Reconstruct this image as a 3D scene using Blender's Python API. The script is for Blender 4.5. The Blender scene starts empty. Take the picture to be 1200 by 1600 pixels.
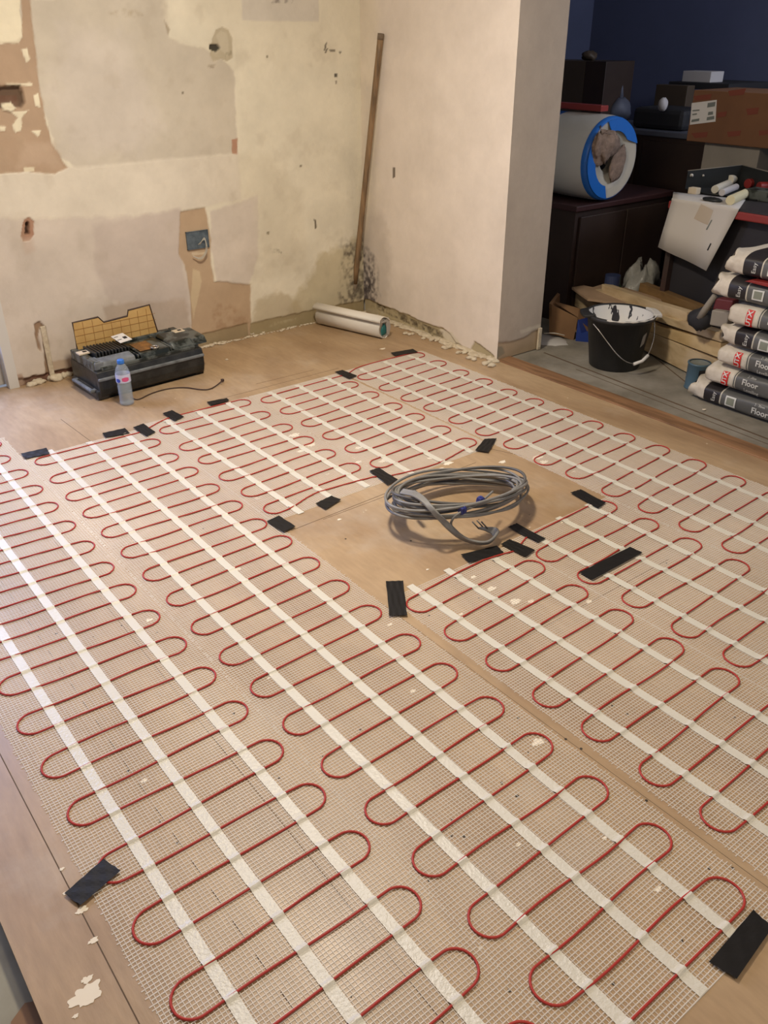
import bpy, bmesh, math, random
import numpy as np
from mathutils import Vector, Matrix

SC = bpy.context.scene
COL = SC.collection
rnd = random.Random(7)

# ------------------------------------------------------------------ camera, world, lights, exposure
FPX, PITCH, ROLL, YAW, H = 1319.55, 0.513428, -0.002852, 0.659968, 1.45
_cy, _sy, _cp, _sp = math.cos(YAW), math.sin(YAW), math.cos(PITCH), math.sin(PITCH)
_f0 = np.array([_sy, _cy, 0.]); _r0 = np.array([_cy, -_sy, 0.]); _u0 = np.array([0, 0, 1.])
FW = _f0*_cp - _u0*_sp
_u = _u0*_cp + _f0*_sp
RT = _r0*math.cos(ROLL) + _u*math.sin(ROLL)
UP = -_r0*math.sin(ROLL) + _u*math.cos(ROLL)
CAM = np.array([0, 0, H])

cd = bpy.data.cameras.new('camera'); cam = bpy.data.objects.new('camera', cd); COL.objects.link(cam)
cd.sensor_fit = 'VERTICAL'; cd.sensor_height = 36; cd.sensor_width = 27; cd.lens = 36*FPX/1600
cd.clip_start = 0.02; cd.clip_end = 60
m = Matrix(((RT[0], UP[0], -FW[0], 0), (RT[1], UP[1], -FW[1], 0), (RT[2], UP[2], -FW[2], H), (0, 0, 0, 1)))
cam.matrix_world = m
SC.camera = cam

w = bpy.data.worlds.new('world'); SC.world = w; w.use_nodes = True
w.node_tree.nodes['Background'].inputs[0].default_value = (0.75, 0.82, 1.0, 1)
w.node_tree.nodes['Background'].inputs[1].default_value = 0.30

def area(name, loc, aim, size, power, col, shape='DISK', sy=None):
    l = bpy.data.lights.new(name, 'AREA'); l.shape = shape; l.size = size; l.energy = power; l.color = col
    if sy: l.size_y = sy
    o = bpy.data.objects.new(name, l); COL.objects.link(o); o.location = loc
    o.rotation_euler = (Vector(aim)-Vector(loc)).to_track_quat('-Z', 'Y').to_euler()
    return o
area('ceiling_lamp_light', (1.35, 2.28, 2.40), (1.35, 2.28, 0), 0.32, 56, (1.0, 0.89, 0.73))
area('rear_lamp_light', (0.7, -0.7, 2.40), (0.9, 0.6, 0), 0.30, 20, (1.0, 0.85, 0.62))
area('window_daylight', (0.1, 4.75, 1.45), (0.4, 2.4, 0.2), 1.5, 120, (0.46, 0.57, 1.0), 'RECTANGLE', 1.5)
area('far_room_fill_light', (5.2, 0.6, 2.25), (6.3, 4.4, 1.7), 1.2, 55, (0.80, 0.85, 1.0), 'RECTANGLE', 1.0)  # added fill to lift the dark far room; no window stands there
SC.view_settings.view_transform = 'Standard'
SC.view_settings.look = 'None'
SC.view_settings.exposure = 0.10
SC.view_settings.gamma = 1.0
SC.view_settings.use_curve_mapping = False

# ------------------------------------------------------------------ measuring helpers (points on real planes)
def ray(px, py): return FW*FPX + RT*(px-600) - UP*(py-800)
def F(px, py, z=0.0):
    d = ray(px, py); return CAM + d*((z-H)/d[2])
def onY(px, py, Y):
    d = ray(px, py); return CAM + d*(Y/d[1])
def onX(px, py, X):
    d = ray(px, py); return CAM + d*(X/d[0])
def onL(px, py, p0, dirn):
    """vertical plane through floor point p0 heading dirn"""
    n = np.array([dirn[1], -dirn[0], 0.]); d = ray(px, py)
    return CAM + d*(((np.array([p0[0], p0[1], 0])-CAM)@n)/(d@n))
def at(px, py, t): return CAM + (FW + RT*(px-600)/FPX - UP*(py-800)/FPX)*t

# ------------------------------------------------------------------ object helpers
def tag(o, label=None, cat=None, group=None, kind=None):
    if label: o['label'] = label
    if cat: o['category'] = cat
    if group: o['group'] = group
    if kind: o['kind'] = kind
    return o
def thing(name, label, cat, loc=(0, 0, 0), rz=0, group=None):
    o = bpy.data.objects.new(name, None); COL.objects.link(o)
    o.empty_display_size = 0.05
    o.location = loc; o.rotation_euler = (0, 0, rz)
    return tag(o, label, cat, group)
def adopt(o, parent, local=False):
    if parent is None: return o
    o.parent = parent
    if not local and parent.type == 'EMPTY':
        o.matrix_parent_inverse = Matrix.LocRotScale(parent.location, parent.rotation_euler, None).inverted()
    return o
def mobj(name, v, f, mat, parent=None, smooth=False, local=False, mi=None):
    me = bpy.data.meshes.new(name)
    me.from_pydata([tuple(map(float, p)) for p in v], [], [tuple(map(int, q)) for q in f])
    mats = mat if isinstance(mat, (list, tuple)) else [mat]
    for q in mats: me.materials.append(q)
    if mi is not None: me.polygons.foreach_set('material_index', mi)
    if smooth: me.polygons.foreach_set('use_smooth', [True]*len(me.polygons))
    me.validate(); me.update()
    o = bpy.data.objects.new(name, me); COL.objects.link(o)
    return adopt(o, parent, local)
class MB:
    """collects shapes for ONE mesh"""
    def __init__(s): s.v = []; s.f = []; s.mi = []; s.m = 0
    def add(s, v, f):
        b = len(s.v); s.v += [tuple(p) for p in v]; s.f += [tuple(i+b for i in q) for q in f]; s.mi += [s.m]*len(f); return s
    def box(s, x0, x1, y0, y1, z0, z1):
        v = [(x0,y0,z0),(x1,y0,z0),(x1,y1,z0),(x0,y1,z0),(x0,y0,z1),(x1,y0,z1),(x1,y1,z1),(x0,y1,z1)]
        return s.add(v, [(0,3,2,1),(4,5,6,7),(0,1,5,4),(1,2,6,5),(2,3,7,6),(3,0,4,7)])
    def tube(s, pts, r, n=8, closed=False, cap=True, flat=1.0):
        P = np.array(pts, float); N = len(P)
        if closed: T = np.roll(P, -1, 0)-np.roll(P, 1, 0)
        else: T = np.gradient(P, axis=0)
        T /= np.linalg.norm(T, axis=1)[:, None]+1e-12
        up = np.array([0, 0, 1.])
        v = []
        for i in range(N):
            a = np.cross(T[i], up)
            if np.linalg.norm(a) < 1e-3: a = np.cross(T[i], [1, 0, 0])
            a /= np.linalg.norm(a); b = np.cross(a, T[i])
            rr = r[i] if hasattr(r, '__len__') else r
            for k in range(n):
                t = 2*math.pi*k/n; v.append(P[i]+rr*(math.cos(t)*a+math.sin(t)*b*flat))
        f = []
        for i in range(N if closed else N-1):
            j = (i+1) % N
            for k in range(n): l = (k+1) % n; f.append((i*n+k, i*n+l, j*n+l, j*n+k))
        if not closed and cap: f.append(tuple(range(n))[::-1]); f.append(tuple(range((N-1)*n, N*n)))
        return s.add(v, f)
    def lathe(s, prof, c=(0, 0, 0), n=32, cap0=False, cap1=False):
        v = []; f = []
        for r, z in prof:
            for k in range(n): t = 2*math.pi*k/n; v.append((c[0]+r*math.cos(t), c[1]+r*math.sin(t), c[2]+z))
        for i in range(len(prof)-1):
            for k in range(n): l = (k+1) % n; f.append((i*n+k, i*n+l, (i+1)*n+l, (i+1)*n+k))
        if cap0: f.append(tuple(range(n))[::-1])
        if cap1: f.append(tuple(range((len(prof)-1)*n, len(prof)*n)))
        return s.add(v, f)
    def prism(s, poly, off):
        P = [np.array(p, float) for p in poly]; off = np.array(off, float); n = len(P)
        v = P+[p+off for p in P]
        f = [tuple(range(n)), tuple(range(2*n-1, n-1, -1))]+[(i, i+n, (i+1) % n+n, (i+1) % n) for i in range(n)]
        return s.add(v, f)
    def blob(s, c, r, seed=0, amp=.25, n=10):
        R = random.Random(seed); v = []; f = []
        ph = [R.uniform(0, 6.28) for _ in range(6)]
        for i in range(1, n):
            th = math.pi*i/n
            for k in range(n*2):
                a = math.pi*k/n
                q = 1+amp*(math.sin(2*a+ph[0])*math.sin(2*th+ph[1])+.6*math.sin(5*a+ph[2])*math.sin(3*th+ph[3])+.4*math.sin(9*a+ph[4]+3*th))
                v.append((c[0]+r[0]*q*math.sin(th)*math.cos(a), c[1]+r[1]*q*math.sin(th)*math.sin(a), c[2]+r[2]*q*math.cos(th)))
        m_ = 2*n
        for i in range(n-2):
            for k in range(m_): l = (k+1) % m_; f.append((i*m_+k, (i+1)*m_+k, (i+1)*m_+l, i*m_+l))
        f.append(tuple(range(m_))); f.append(tuple(range((n-2)*m_, (n-1)*m_))[::-1])
        return s.add(v, f)
    def build(s, name, mat, parent=None, smooth=False, local=False, bevel=0, fixn=True):
        o = mobj(name, s.v, s.f, mat, parent, smooth, local, s.mi if isinstance(mat, (list, tuple)) else None)
        if fixn:
            bm = bmesh.new(); bm.from_mesh(o.data); bmesh.ops.recalc_face_normals(bm, faces=bm.faces); bm.to_mesh(o.data); bm.free()
        if bevel:
            b = o.modifiers.new('bevel', 'BEVEL'); b.width = bevel; b.segments = 2; b.limit_method = 'ANGLE'
        return o
def chaikin(P, n=2, closed=False):
    P = np.array(P, float)
    for _ in range(n):
        if closed: Q = np.roll(P, -1, 0); a = P*.75+Q*.25; b = P*.25+Q*.75; P = np.stack([a, b], 1).reshape(-1, P.shape[1])
        else:
            a = P[:-1]*.75+P[1:]*.25; b = P[:-1]*.25+P[1:]*.75
            P = np.vstack([P[:1], np.stack([a, b], 1).reshape(-1, P.shape[1]), P[-1:]])
    return P

# ------------------------------------------------------------------ materials
def lin(c):
    return tuple(((x/255)/12.92 if x/255 <= .04045 else ((x/255+.055)/1.055)**2.4) for x in c)
def mat(name, col, rough=.6, spec=.5, metal=0, noise=None, bump=0, bscale=60, alpha=1, trans=0, coat=0, ior=1.45):
    """noise = (scale, colour2, amount)"""
    mt = bpy.data.materials.new(name); mt.use_nodes = True; nt = mt.node_tree; b = nt.nodes['Principled BSDF']
    b.inputs['Base Color'].default_value = (*lin(col), 1); b.inputs['Roughness'].default_value = rough
    b.inputs['Metallic'].default_value = metal; b.inputs['Specular IOR Level'].default_value = spec
    b.inputs['Alpha'].default_value = alpha; b.inputs['Transmission Weight'].default_value = trans
    b.inputs['Coat Weight'].default_value = coat; b.inputs['IOR'].default_value = ior
    tc = None
    if noise or bump:
        tc = nt.nodes.new('ShaderNodeTexCoord')
    if noise:
        n = nt.nodes.new('ShaderNodeTexNoise'); n.inputs['Scale'].default_value = noise[0]; n.inputs['Detail'].default_value = 6
        n.inputs['Roughness'].default_value = .6
        nt.links.new(tc.outputs['Object'], n.inputs['Vector'])
        r = nt.nodes.new('ShaderNodeValToRGB'); r.color_ramp.elements[0].position = .5-noise[2]/2; r.color_ramp.elements[1].position = .5+noise[2]/2
        r.color_ramp.elements[0].color = (*lin(noise[1]), 1); r.color_ramp.elements[1].color = (*lin(col), 1)
        nt.links.new(n.outputs[0], r.inputs[0]); nt.links.new(r.outputs[0], b.inputs['Base Color'])
    if bump:
        n2 = nt.nodes.new('ShaderNodeTexNoise'); n2.inputs['Scale'].default_value = bscale; n2.inputs['Detail'].default_value = 5
        nt.links.new(tc.outputs['Object'], n2.inputs['Vector'])
        bp = nt.nodes.new('ShaderNodeBump'); bp.inputs['Strength'].default_value = bump; bp.inputs['Distance'].default_value = .01
        nt.links.new(n2.outputs[0], bp.inputs['Height']); nt.links.new(bp.outputs[0], b.inputs['Normal'])
    return mt
def wood(name, c1, c2, scale=(3, 40, 40), rough=.6):
    mt = bpy.data.materials.new(name); mt.use_nodes = True; nt = mt.node_tree; b = nt.nodes['Principled BSDF']
    tc = nt.nodes.new('ShaderNodeTexCoord'); mp = nt.nodes.new('ShaderNodeMapping'); mp.inputs['Scale'].default_value = scale
    n = nt.nodes.new('ShaderNodeTexNoise'); n.inputs['Scale'].default_value = 1; n.inputs['Detail'].default_value = 5; n.inputs['Distortion'].default_value = .6
    r = nt.nodes.new('ShaderNodeValToRGB'); r.color_ramp.elements[0].position = .35; r.color_ramp.elements[1].position = .65
    r.color_ramp.elements[0].color = (*lin(c2), 1); r.color_ramp.elements[1].color = (*lin(c1), 1)
    nt.links.new(tc.outputs['Object'], mp.inputs[0]); nt.links.new(mp.outputs[0], n.inputs['Vector']); nt.links.new(n.outputs[0], r.inputs[0])
    nt.links.new(r.outputs[0], b.inputs['Base Color']); b.inputs['Roughness'].default_value = rough
    return mt

def floor_mat():
    mt = bpy.data.materials.new('chipboard_floor'); mt.use_nodes = True; nt = mt.node_tree; L = nt.links.new; b = nt.nodes['Principled BSDF']
    tc = nt.nodes.new('ShaderNodeTexCoord')
    def noise(sc, det=6, rough=.6, vec=None, dist=0):
        n = nt.nodes.new('ShaderNodeTexNoise'); n.inputs['Scale'].default_value = sc; n.inputs['Detail'].default_value = det
        n.inputs['Roughness'].default_value = rough; n.inputs['Distortion'].default_value = dist
        L(vec or tc.outputs['Object'], n.inputs['Vector']); return n
    def ramp(src, p0, p1, c0, c1):
        r = nt.nodes.new('ShaderNodeValToRGB'); r.color_ramp.elements[0].position = p0; r.color_ramp.elements[1].position = p1
        r.color_ramp.elements[0].color = (*c0, 1); r.color_ramp.elements[1].color = (*c1, 1); L(src, r.inputs[0]); return r
    def mix(fac, a, c, mode='MIX'):
        x = nt.nodes.new('ShaderNodeMixRGB'); x.blend_type = mode
        if isinstance(fac, float): x.inputs[0].default_value = fac
        else: L(fac, x.inputs[0])
        for i, q in ((1, a), (2, c)):
            if isinstance(q, tuple): x.inputs[i].default_value = (*q, 1)
            else: L(q, x.inputs[i])
        return x.outputs[0]
    mp = nt.nodes.new('ShaderNodeMapping'); mp.inputs['Scale'].default_value = (4, 1.2, 1); L(tc.outputs['Object'], mp.inputs[0])
    big = noise(1.3, 5, .55, mp.outputs[0], .5)
    base = ramp(big.outputs[0], .32, .68, lin((152, 124, 93)), lin((178, 151, 117)))
    mp2 = nt.nodes.new('ShaderNodeMapping'); mp2.inputs['Scale'].default_value = (60, 12, 1); L(tc.outputs['Object'], mp2.inputs[0])
    gr = noise(1.0, 4, .6, mp2.outputs[0])
    g = ramp(gr.outputs[0], .3, .7, (.88, .88, .88), (1.05, 1.05, 1.05))
    c = mix(1.0, base.outputs[0], g.outputs[0], 'MULTIPLY')
    # plaster dust, patchy
    du = noise(2.2, 8, .65); dr = ramp(du.outputs[0], .52, .72, (0, 0, 0), (.42, .42, .42))
    c = mix(dr.outputs[0], c, lin((188, 176, 160)))
    st = noise(5.5, 7, .7); sr = ramp(st.outputs[0], .60, .78, (0, 0, 0), (.35, .35, .35))
    c = mix(sr.outputs[0], c, lin((138, 110, 84)))
    # chips of dropped plaster
    ch = noise(16, 3, .5); cr = ramp(ch.outputs[0], .735, .75, (0, 0, 0), (.6, .6, .6))
    c = mix(cr.outputs[0], c, lin((214, 202, 180)))
    L(c, b.inputs['Base Color'])
    rr = ramp(du.outputs[0], .3, .7, (.34,)*3, (.52,)*3); L(rr.outputs[0], b.inputs['Roughness'])
    bp = nt.nodes.new('ShaderNodeBump'); bp.inputs['Strength'].default_value = .12; bp.inputs['Distance'].default_value = .004
    L(gr.outputs[0], bp.inputs['Height']); L(bp.outputs[0], b.inputs['Normal'])
    return mt
def wall_mat():
    mt = bpy.data.materials.new('old_plaster'); mt.use_nodes = True; nt = mt.node_tree; L = nt.links.new; b = nt.nodes['Principled BSDF']
    at_ = nt.nodes.new('ShaderNodeAttribute'); at_.attribute_name = 'Col'
    tc = nt.nodes.new('ShaderNodeTexCoord')
    n = nt.nodes.new('ShaderNodeTexNoise'); n.inputs['Scale'].default_value = 5; n.inputs['Detail'].default_value = 9; n.inputs['Roughness'].default_value = .65
    L(tc.outputs['Object'], n.inputs['Vector'])
    r = nt.nodes.new('ShaderNodeValToRGB'); r.color_ramp.elements[0].position = .3; r.color_ramp.elements[1].position = .7
    r.color_ramp.elements[0].color = (.90, .895, .89, 1); r.color_ramp.elements[1].color = (1.05, 1.05, 1.05, 1); L(n.outputs[0], r.inputs[0])
    x = nt.nodes.new('ShaderNodeMixRGB'); x.blend_type = 'MULTIPLY'; x.inputs[0].default_value = 1; L(at_.outputs['Color'], x.inputs[1]); L(r.outputs[0], x.inputs[2])
    L(x.outputs[0], b.inputs['Base Color']); b.inputs['Roughness'].default_value = .85; b.inputs['Specular IOR Level'].default_value = .25
    n2 = nt.nodes.new('ShaderNodeTexNoise'); n2.inputs['Scale'].default_value = 22; n2.inputs['Detail'].default_value = 8; L(tc.outputs['Object'], n2.inputs['Vector'])
    bp = nt.nodes.new('ShaderNodeBump'); bp.inputs['Strength'].default_value = .35; bp.inputs['Distance'].default_value = .006
    L(n2.outputs[0], bp.inputs['Height']); L(bp.outputs[0], b.inputs['Normal'])
    return mt

M = {}
M['floor'] = floor_mat(); M['wall'] = wall_mat()
M['concrete'] = mat('concrete', (148, 142, 130), .75, noise=(4, (112, 106, 94), .35), bump=.3, bscale=30)
M['oak_strip'] = wood('oak_threshold', (150, 112, 78), (108, 78, 52), (30, 3, 10))
M['joint'] = mat('joint_dark_gap', (92, 74, 56), .9)  # dark brown of the joints between boards and slabs
M['screw'] = mat('screw_head', (58, 48, 40), .6)
M['plaster_lump'] = mat('plaster_lump', (216, 204, 180), .9, noise=(40, (180, 164, 138), .5), bump=.5)
M['white_paint'] = mat('white_paint', (206, 202, 194), .6)
M['grey_paint'] = mat('grey_paint', (176, 172, 166), .6)
M['ceiling'] = mat('ceiling_paint', (225, 220, 210), .9)
M['navy'] = mat('navy_wall', (88, 94, 124), .85, noise=(1.0, (76, 82, 106), .5))
M['greywall'] = mat('grey_wall', (104, 102, 100), .85)
M['cable'] = mat('red_heating_cable', (170, 56, 48), .5, spec=.3)
M['net'] = mat('glassfibre_net', (238, 229, 214), .25, spec=.9, alpha=.68)
M['strip'] = mat('white_adhesive_strip', (226, 220, 204), .34, spec=.7, alpha=.80, bump=.22, bscale=150)
M['btape'] = mat('black_tape', (30, 28, 27), .5, spec=.2, bump=.08, bscale=45)
M['gcable'] = mat('grey_cable_sheath', (138, 136, 132), .42, noise=(12, (112, 110, 106), .6))
M['gcable2'] = mat('dark_grey_cable_sheath', (88, 86, 84), .45)
M['bluetie'] = mat('blue_cable_tie', (40, 48, 110), .4)
M['clearwrap'] = mat('clear_wrap', (190, 190, 190), .2, alpha=.35)
M['toolblack'] = mat('toolbox_black_plastic', (26, 27, 26), .34, noise=(16, (46, 46, 44), .22), bump=.1, bscale=80)
M['tooldark'] = mat('toolbox_dark_green_plastic', (30, 35, 32), .26, noise=(14, (84, 88, 84), .12))
M['toolgrey'] = mat('toolbox_dusty_grey', (122, 126, 128), .6, noise=(20, (80, 82, 82), .4))
M['amber'] = mat('amber_lid', (206, 170, 108), .45, noise=(10, (180, 142, 84), .6))
M['cream'] = mat('cream_plastic', (206, 190, 164), .5)
M['whitelab'] = mat('white_label', (214, 210, 204), .6)
M['ink'] = mat('black_ink', (34, 32, 32), .6)
M['amberglass'] = mat('amber_window', (140, 96, 52), .2, noise=(30, (86, 62, 44), .4))
M['metal'] = mat('dull_steel', (170, 166, 158), .35, metal=.9)
M['pet'] = mat('clear_plastic', (206, 218, 228), .08, alpha=.24, spec=.9)
M['glass'] = mat('window_glass', (240, 245, 250), .03, alpha=.12)
M['water'] = mat('water', (150, 164, 168), .05, alpha=.30)
M['bluecap'] = mat('blue_cap', (48, 110, 190), .35)
M['pinklab'] = mat('pink_print', (206, 84, 130), .5)
M['bluelab'] = mat('blue_print', (52, 78, 170), .5)
M['bottlelab'] = mat('lilac_white_label', (196, 198, 222), .45)
M['cord'] = mat('dark_brown_cord', (62, 44, 36), .5)
M['pole'] = wood('weathered_pole', (148, 118, 84), (104, 84, 60), (40, 40, 4))
M['poledark'] = mat('dirty_pole_end', (112, 94, 76), .7, noise=(40, (130, 116, 96), .5))
M['rollwhite'] = mat('white_sheet', (222, 216, 204), .5, bump=.15, bscale=25)
M['teal'] = mat('teal_core', (40, 112, 112), .5)
M['bucket'] = mat('black_bucket', (30, 30, 31), .45, noise=(8, (46, 46, 46), .5))
M['bucketin'] = mat('bucket_inside_with_white_paint', (222, 220, 216), .55)
_nt = M['bucketin'].node_tree; _tc = _nt.nodes.new('ShaderNodeTexCoord'); _mp = _nt.nodes.new('ShaderNodeMapping'); _mp.inputs['Scale'].default_value = (26, 26, 9)
_n = _nt.nodes.new('ShaderNodeTexNoise'); _n.inputs['Scale'].default_value = 1; _n.inputs['Detail'].default_value = 3; _r = _nt.nodes.new('ShaderNodeValToRGB')
_r.color_ramp.elements[0].position = .42; _r.color_ramp.elements[1].position = .435; _r.color_ramp.elements[0].color = (*lin((40, 38, 44)), 1); _r.color_ramp.elements[1].color = (*lin((222, 220, 216)), 1)
_nt.links.new(_tc.outputs['Object'], _mp.inputs[0]); _nt.links.new(_mp.outputs[0], _n.inputs['Vector']); _nt.links.new(_n.outputs[0], _r.inputs[0]); _nt.links.new(_r.outputs[0], _nt.nodes['Principled BSDF'].inputs['Base Color'])
M['pine'] = wood('pine', (198, 176, 140), (172, 148, 112), (25, 3, 25))
M['pine2'] = wood('yellow_pine', (204, 178, 132), (178, 150, 106), (25, 3, 25))
M['brownwood'] = wood('brown_board', (136, 106, 66), (110, 84, 52), (25, 3, 25))
M['plysheet'] = mat('plywood_offcut', (170, 142, 114), .7, noise=(6, (140, 116, 92), .5))
M['carton'] = mat('brown_cardboard', (140, 106, 72), .8, noise=(5, (118, 88, 60), .6))
M['carton2'] = mat('orange_brown_cardboard', (122, 84, 56), .8, noise=(5, (106, 72, 48), .6))
M['redprint'] = mat('red_print_on_card', (120, 62, 46), .8)
M['bluebox'] = mat('blue_box', (34, 58, 130), .5)
M['bagwhite'] = mat('white_paper_sack', (212, 204, 190), .75, noise=(25, (190, 180, 164), .5), bump=.5, bscale=30)
M['baggrey'] = mat('grey_printed_sack', (88, 88, 86), .45, bump=.3, bscale=18)
M['bagblack'] = mat('black_printed_sack', (38, 34, 36), .45, bump=.3, bscale=18)
M['bagline'] = mat('sack_cream_line', (190, 184, 168), .5)
M['red'] = mat('red_print', (200, 40, 36), .5)
M['orange'] = mat('orange_red_roundel', (206, 92, 62), .5)
M['bagtext'] = mat('sack_text', (206, 206, 200), .5)
M['barcode'] = mat('barcode_grey', (128, 132, 118), .5)
M['tinblue'] = mat('blue_grey_tin', (74, 98, 112), .4)
M['tinlid'] = mat('tin_lid', (118, 122, 116), .45)
M['redmetal'] = mat('red_painted_metal', (140, 50, 46), .4)
M['maroon'] = mat('dark_maroon_panel', (74, 46, 42), .6, noise=(4, (52, 48, 42), .5))
M['darkpanel'] = mat('dark_panel', (44, 42, 46), .55)
M['paper'] = mat('white_paper', (200, 194, 186), .8)
M['paper2'] = mat('stained_print', (186, 172, 154), .8)
M['darkwood'] = mat('dark_wood', (58, 44, 36), .5, noise=(5, (46, 34, 30), .5))
M['darkwood2'] = mat('dark_oak', (78, 66, 54), .55)
M['blackthing'] = mat('black_fabric', (36, 36, 40), .7)
M['bluegrey'] = mat('blue_grey_trim', (86, 90, 104), .6)
M['insul_white'] = mat('white_plastic_wrap', (206, 204, 196), .32, bump=.5, bscale=8)
M['insul_blue'] = mat('blue_plastic_wrap', (34, 104, 190), .35, bump=.4, bscale=8)
M['insul_grey'] = mat('grey_wrapped_face', (176, 170, 156), .5, bump=.6, bscale=12)
M['wool'] = mat('brown_mineral_wool', (150, 128, 112), .95, noise=(30, (104, 88, 76), .5), bump=1.0, bscale=40)
M['tray'] = mat('black_paint_tray', (34, 36, 36), .4)
M['roller'] = mat('off_white_roller', (206, 200, 184), .7)
M['greybox'] = mat('pale_grey_box', (150, 142, 130), .7, noise=(5, (130, 124, 114), .5))
M['whitebox'] = mat('white_box', (190, 186, 186), .6)
M['reddark'] = mat('dark_red_plastic', (134, 38, 34), .45)
M['green'] = mat('dark_green_glass', (40, 70, 50), .2)
M['plasticbag'] = mat('pale_plastic_bag', (140, 138, 130), .35, bump=.8, bscale=20)
M['sub'] = mat('lower_concrete', (150, 146, 128), .8, noise=(6, (128, 120, 100), .4))

# ------------------------------------------------------------------ textured wall sheets (vertex-coloured plaster, real relief)
def vnoise(x, y, sc, seed):
    rs = np.random.RandomState(seed); G = rs.rand(256, 256)
    x = x*sc; y = y*sc; xi = np.floor(x).astype(int); yi = np.floor(y).astype(int); fx = x-xi; fy = y-yi
    fx = fx*fx*(3-2*fx); fy = fy*fy*(3-2*fy)
    g = lambda a, b: G[a % 256, b % 256]
    return (g(xi, yi)*(1-fx)+g(xi+1, yi)*fx)*(1-fy)+(g(xi, yi+1)*(1-fx)+g(xi+1, yi+1)*fx)*fy
def fbm(x, y, sc, seed, o=4):
    s = 0; a = 1; t = 0
    for i in range(o): s = s+a*vnoise(x, y, sc*2**i, seed+i*13); t += a; a *= .55
    return s/t
def sdf(U, V, poly):
    P = np.array(poly, float); n = len(P); d = np.full(U.shape, 1e9); ins = np.zeros(U.shape, bool)
    for i in range(n):
        a = P[i]; b = P[(i+1) % n]; e = b-a; L = e@e+1e-12
        t = np.clip(((U-a[0])*e[0]+(V-a[1])*e[1])/L, 0, 1)
        d = np.minimum(d, np.hypot(U-a[0]-t*e[0], V-a[1]-t*e[1]))
        c = ((a[1] > V) != (b[1] > V)) & (U < (b[0]-a[0])*(V-a[1])/(b[1]-a[1]+1e-12)+a[0]); ins ^= c
    return np.where(ins, d, -d)
def sheet(name, u0, u1, v0, v1, step, base, layers, to3, nrm, parent=None, flip=False):
    """layers: (poly(u,v), colour, edge noise, softness, opacity, depth into wall, speckle)"""
    nu = int((u1-u0)/step)+1; nv = int((v1-v0)/step)+1
    us = np.linspace(u0, u1, nu); vs = np.linspace(v0, v1, nv); U, V = np.meshgrid(us, vs)
    C = np.zeros(U.shape+(3,)); C[:] = lin(base); D = np.zeros(U.shape)
    N1 = fbm(U, V, 18, 3, 4)-.5; N2 = fbm(U, V, 2.2, 40, 4)
    C *= (1+(N2-.5)*.10)[..., None]
    for i, (poly, col, edge, soft, op, dep, spk) in enumerate(layers):
        s = sdf(U, V, poly)+(fbm(U+i*3.1, V, 24, 60+i, 4)-.5)*edge*2
        a = np.clip(s/soft+.5, 0, 1)*op
        if spk:
            k = fbm(U, V, 45, 90+i, 3); a = a*np.clip((k-(.56-spk*.3))*2.6, 0, 1)
        C = C*(1-a[..., None])+np.array(lin(col))*a[..., None]
        D += a*dep
    C *= (1+(fbm(U, V, 7, 71, 5)-.5)*(.16 if name == 'wall_back' else .05))[..., None]; sm_ = np.clip((fbm(U, V, 11, 77, 5)-.60)*6, 0, 1)*(.16 if name == 'wall_back' else .03); C = C*(1-sm_[..., None])+np.array(lin((170, 154, 130)))*sm_[..., None]
    n = np.array(nrm, float); P = to3(U, V)+D[..., None]*(-n)+(N1*.0016)[..., None]*n
    me = bpy.data.meshes.new(name)
    P = P.reshape(-1, 3); me.vertices.add(len(P)); me.vertices.foreach_set('co', P.ravel())
    i = np.arange(nv*nu).reshape(nv, nu); q = np.stack([i[:-1, :-1], i[:-1, 1:], i[1:, 1:], i[1:, :-1]], -1).reshape(-1, 4)
    if flip: q = q[:, ::-1]
    me.loops.add(q.size); me.loops.foreach_set('vertex_index', q.ravel().astype(np.int32))
    me.polygons.add(len(q)); me.polygons.foreach_set('loop_start', (np.arange(len(q))*4).astype(np.int32))
    me.update(calc_edges=True); me.validate()
    ca = me.color_attributes.new('Col', 'FLOAT_COLOR', 'POINT')
    cc = np.ones((len(P), 4)); cc[:, :3] = C.reshape(-1, 3); ca.data.foreach_set('color', cc.ravel())
    me.polygons.foreach_set('use_smooth', np.ones(len(q), bool))
    me.materials.append(M['wall'])
    o = bpy.data.objects.new(name, me); COL.objects.link(o)
    return adopt(o, parent)
YW = 4.056; XR = 3.0; YC = 2.92; XB = 3.31; ZC = 2.45
wb = lambda L: [(onY(x, y, YW)[0], onY(x, y, YW)[2]) for x, y in L]
wr = lambda L: [(onX(x, y, XR)[1], onX(x, y, XR)[2]) for x, y in L]
XL = onY(27, 588, YW)[0]
CREAM = (228, 220, 198)
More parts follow.
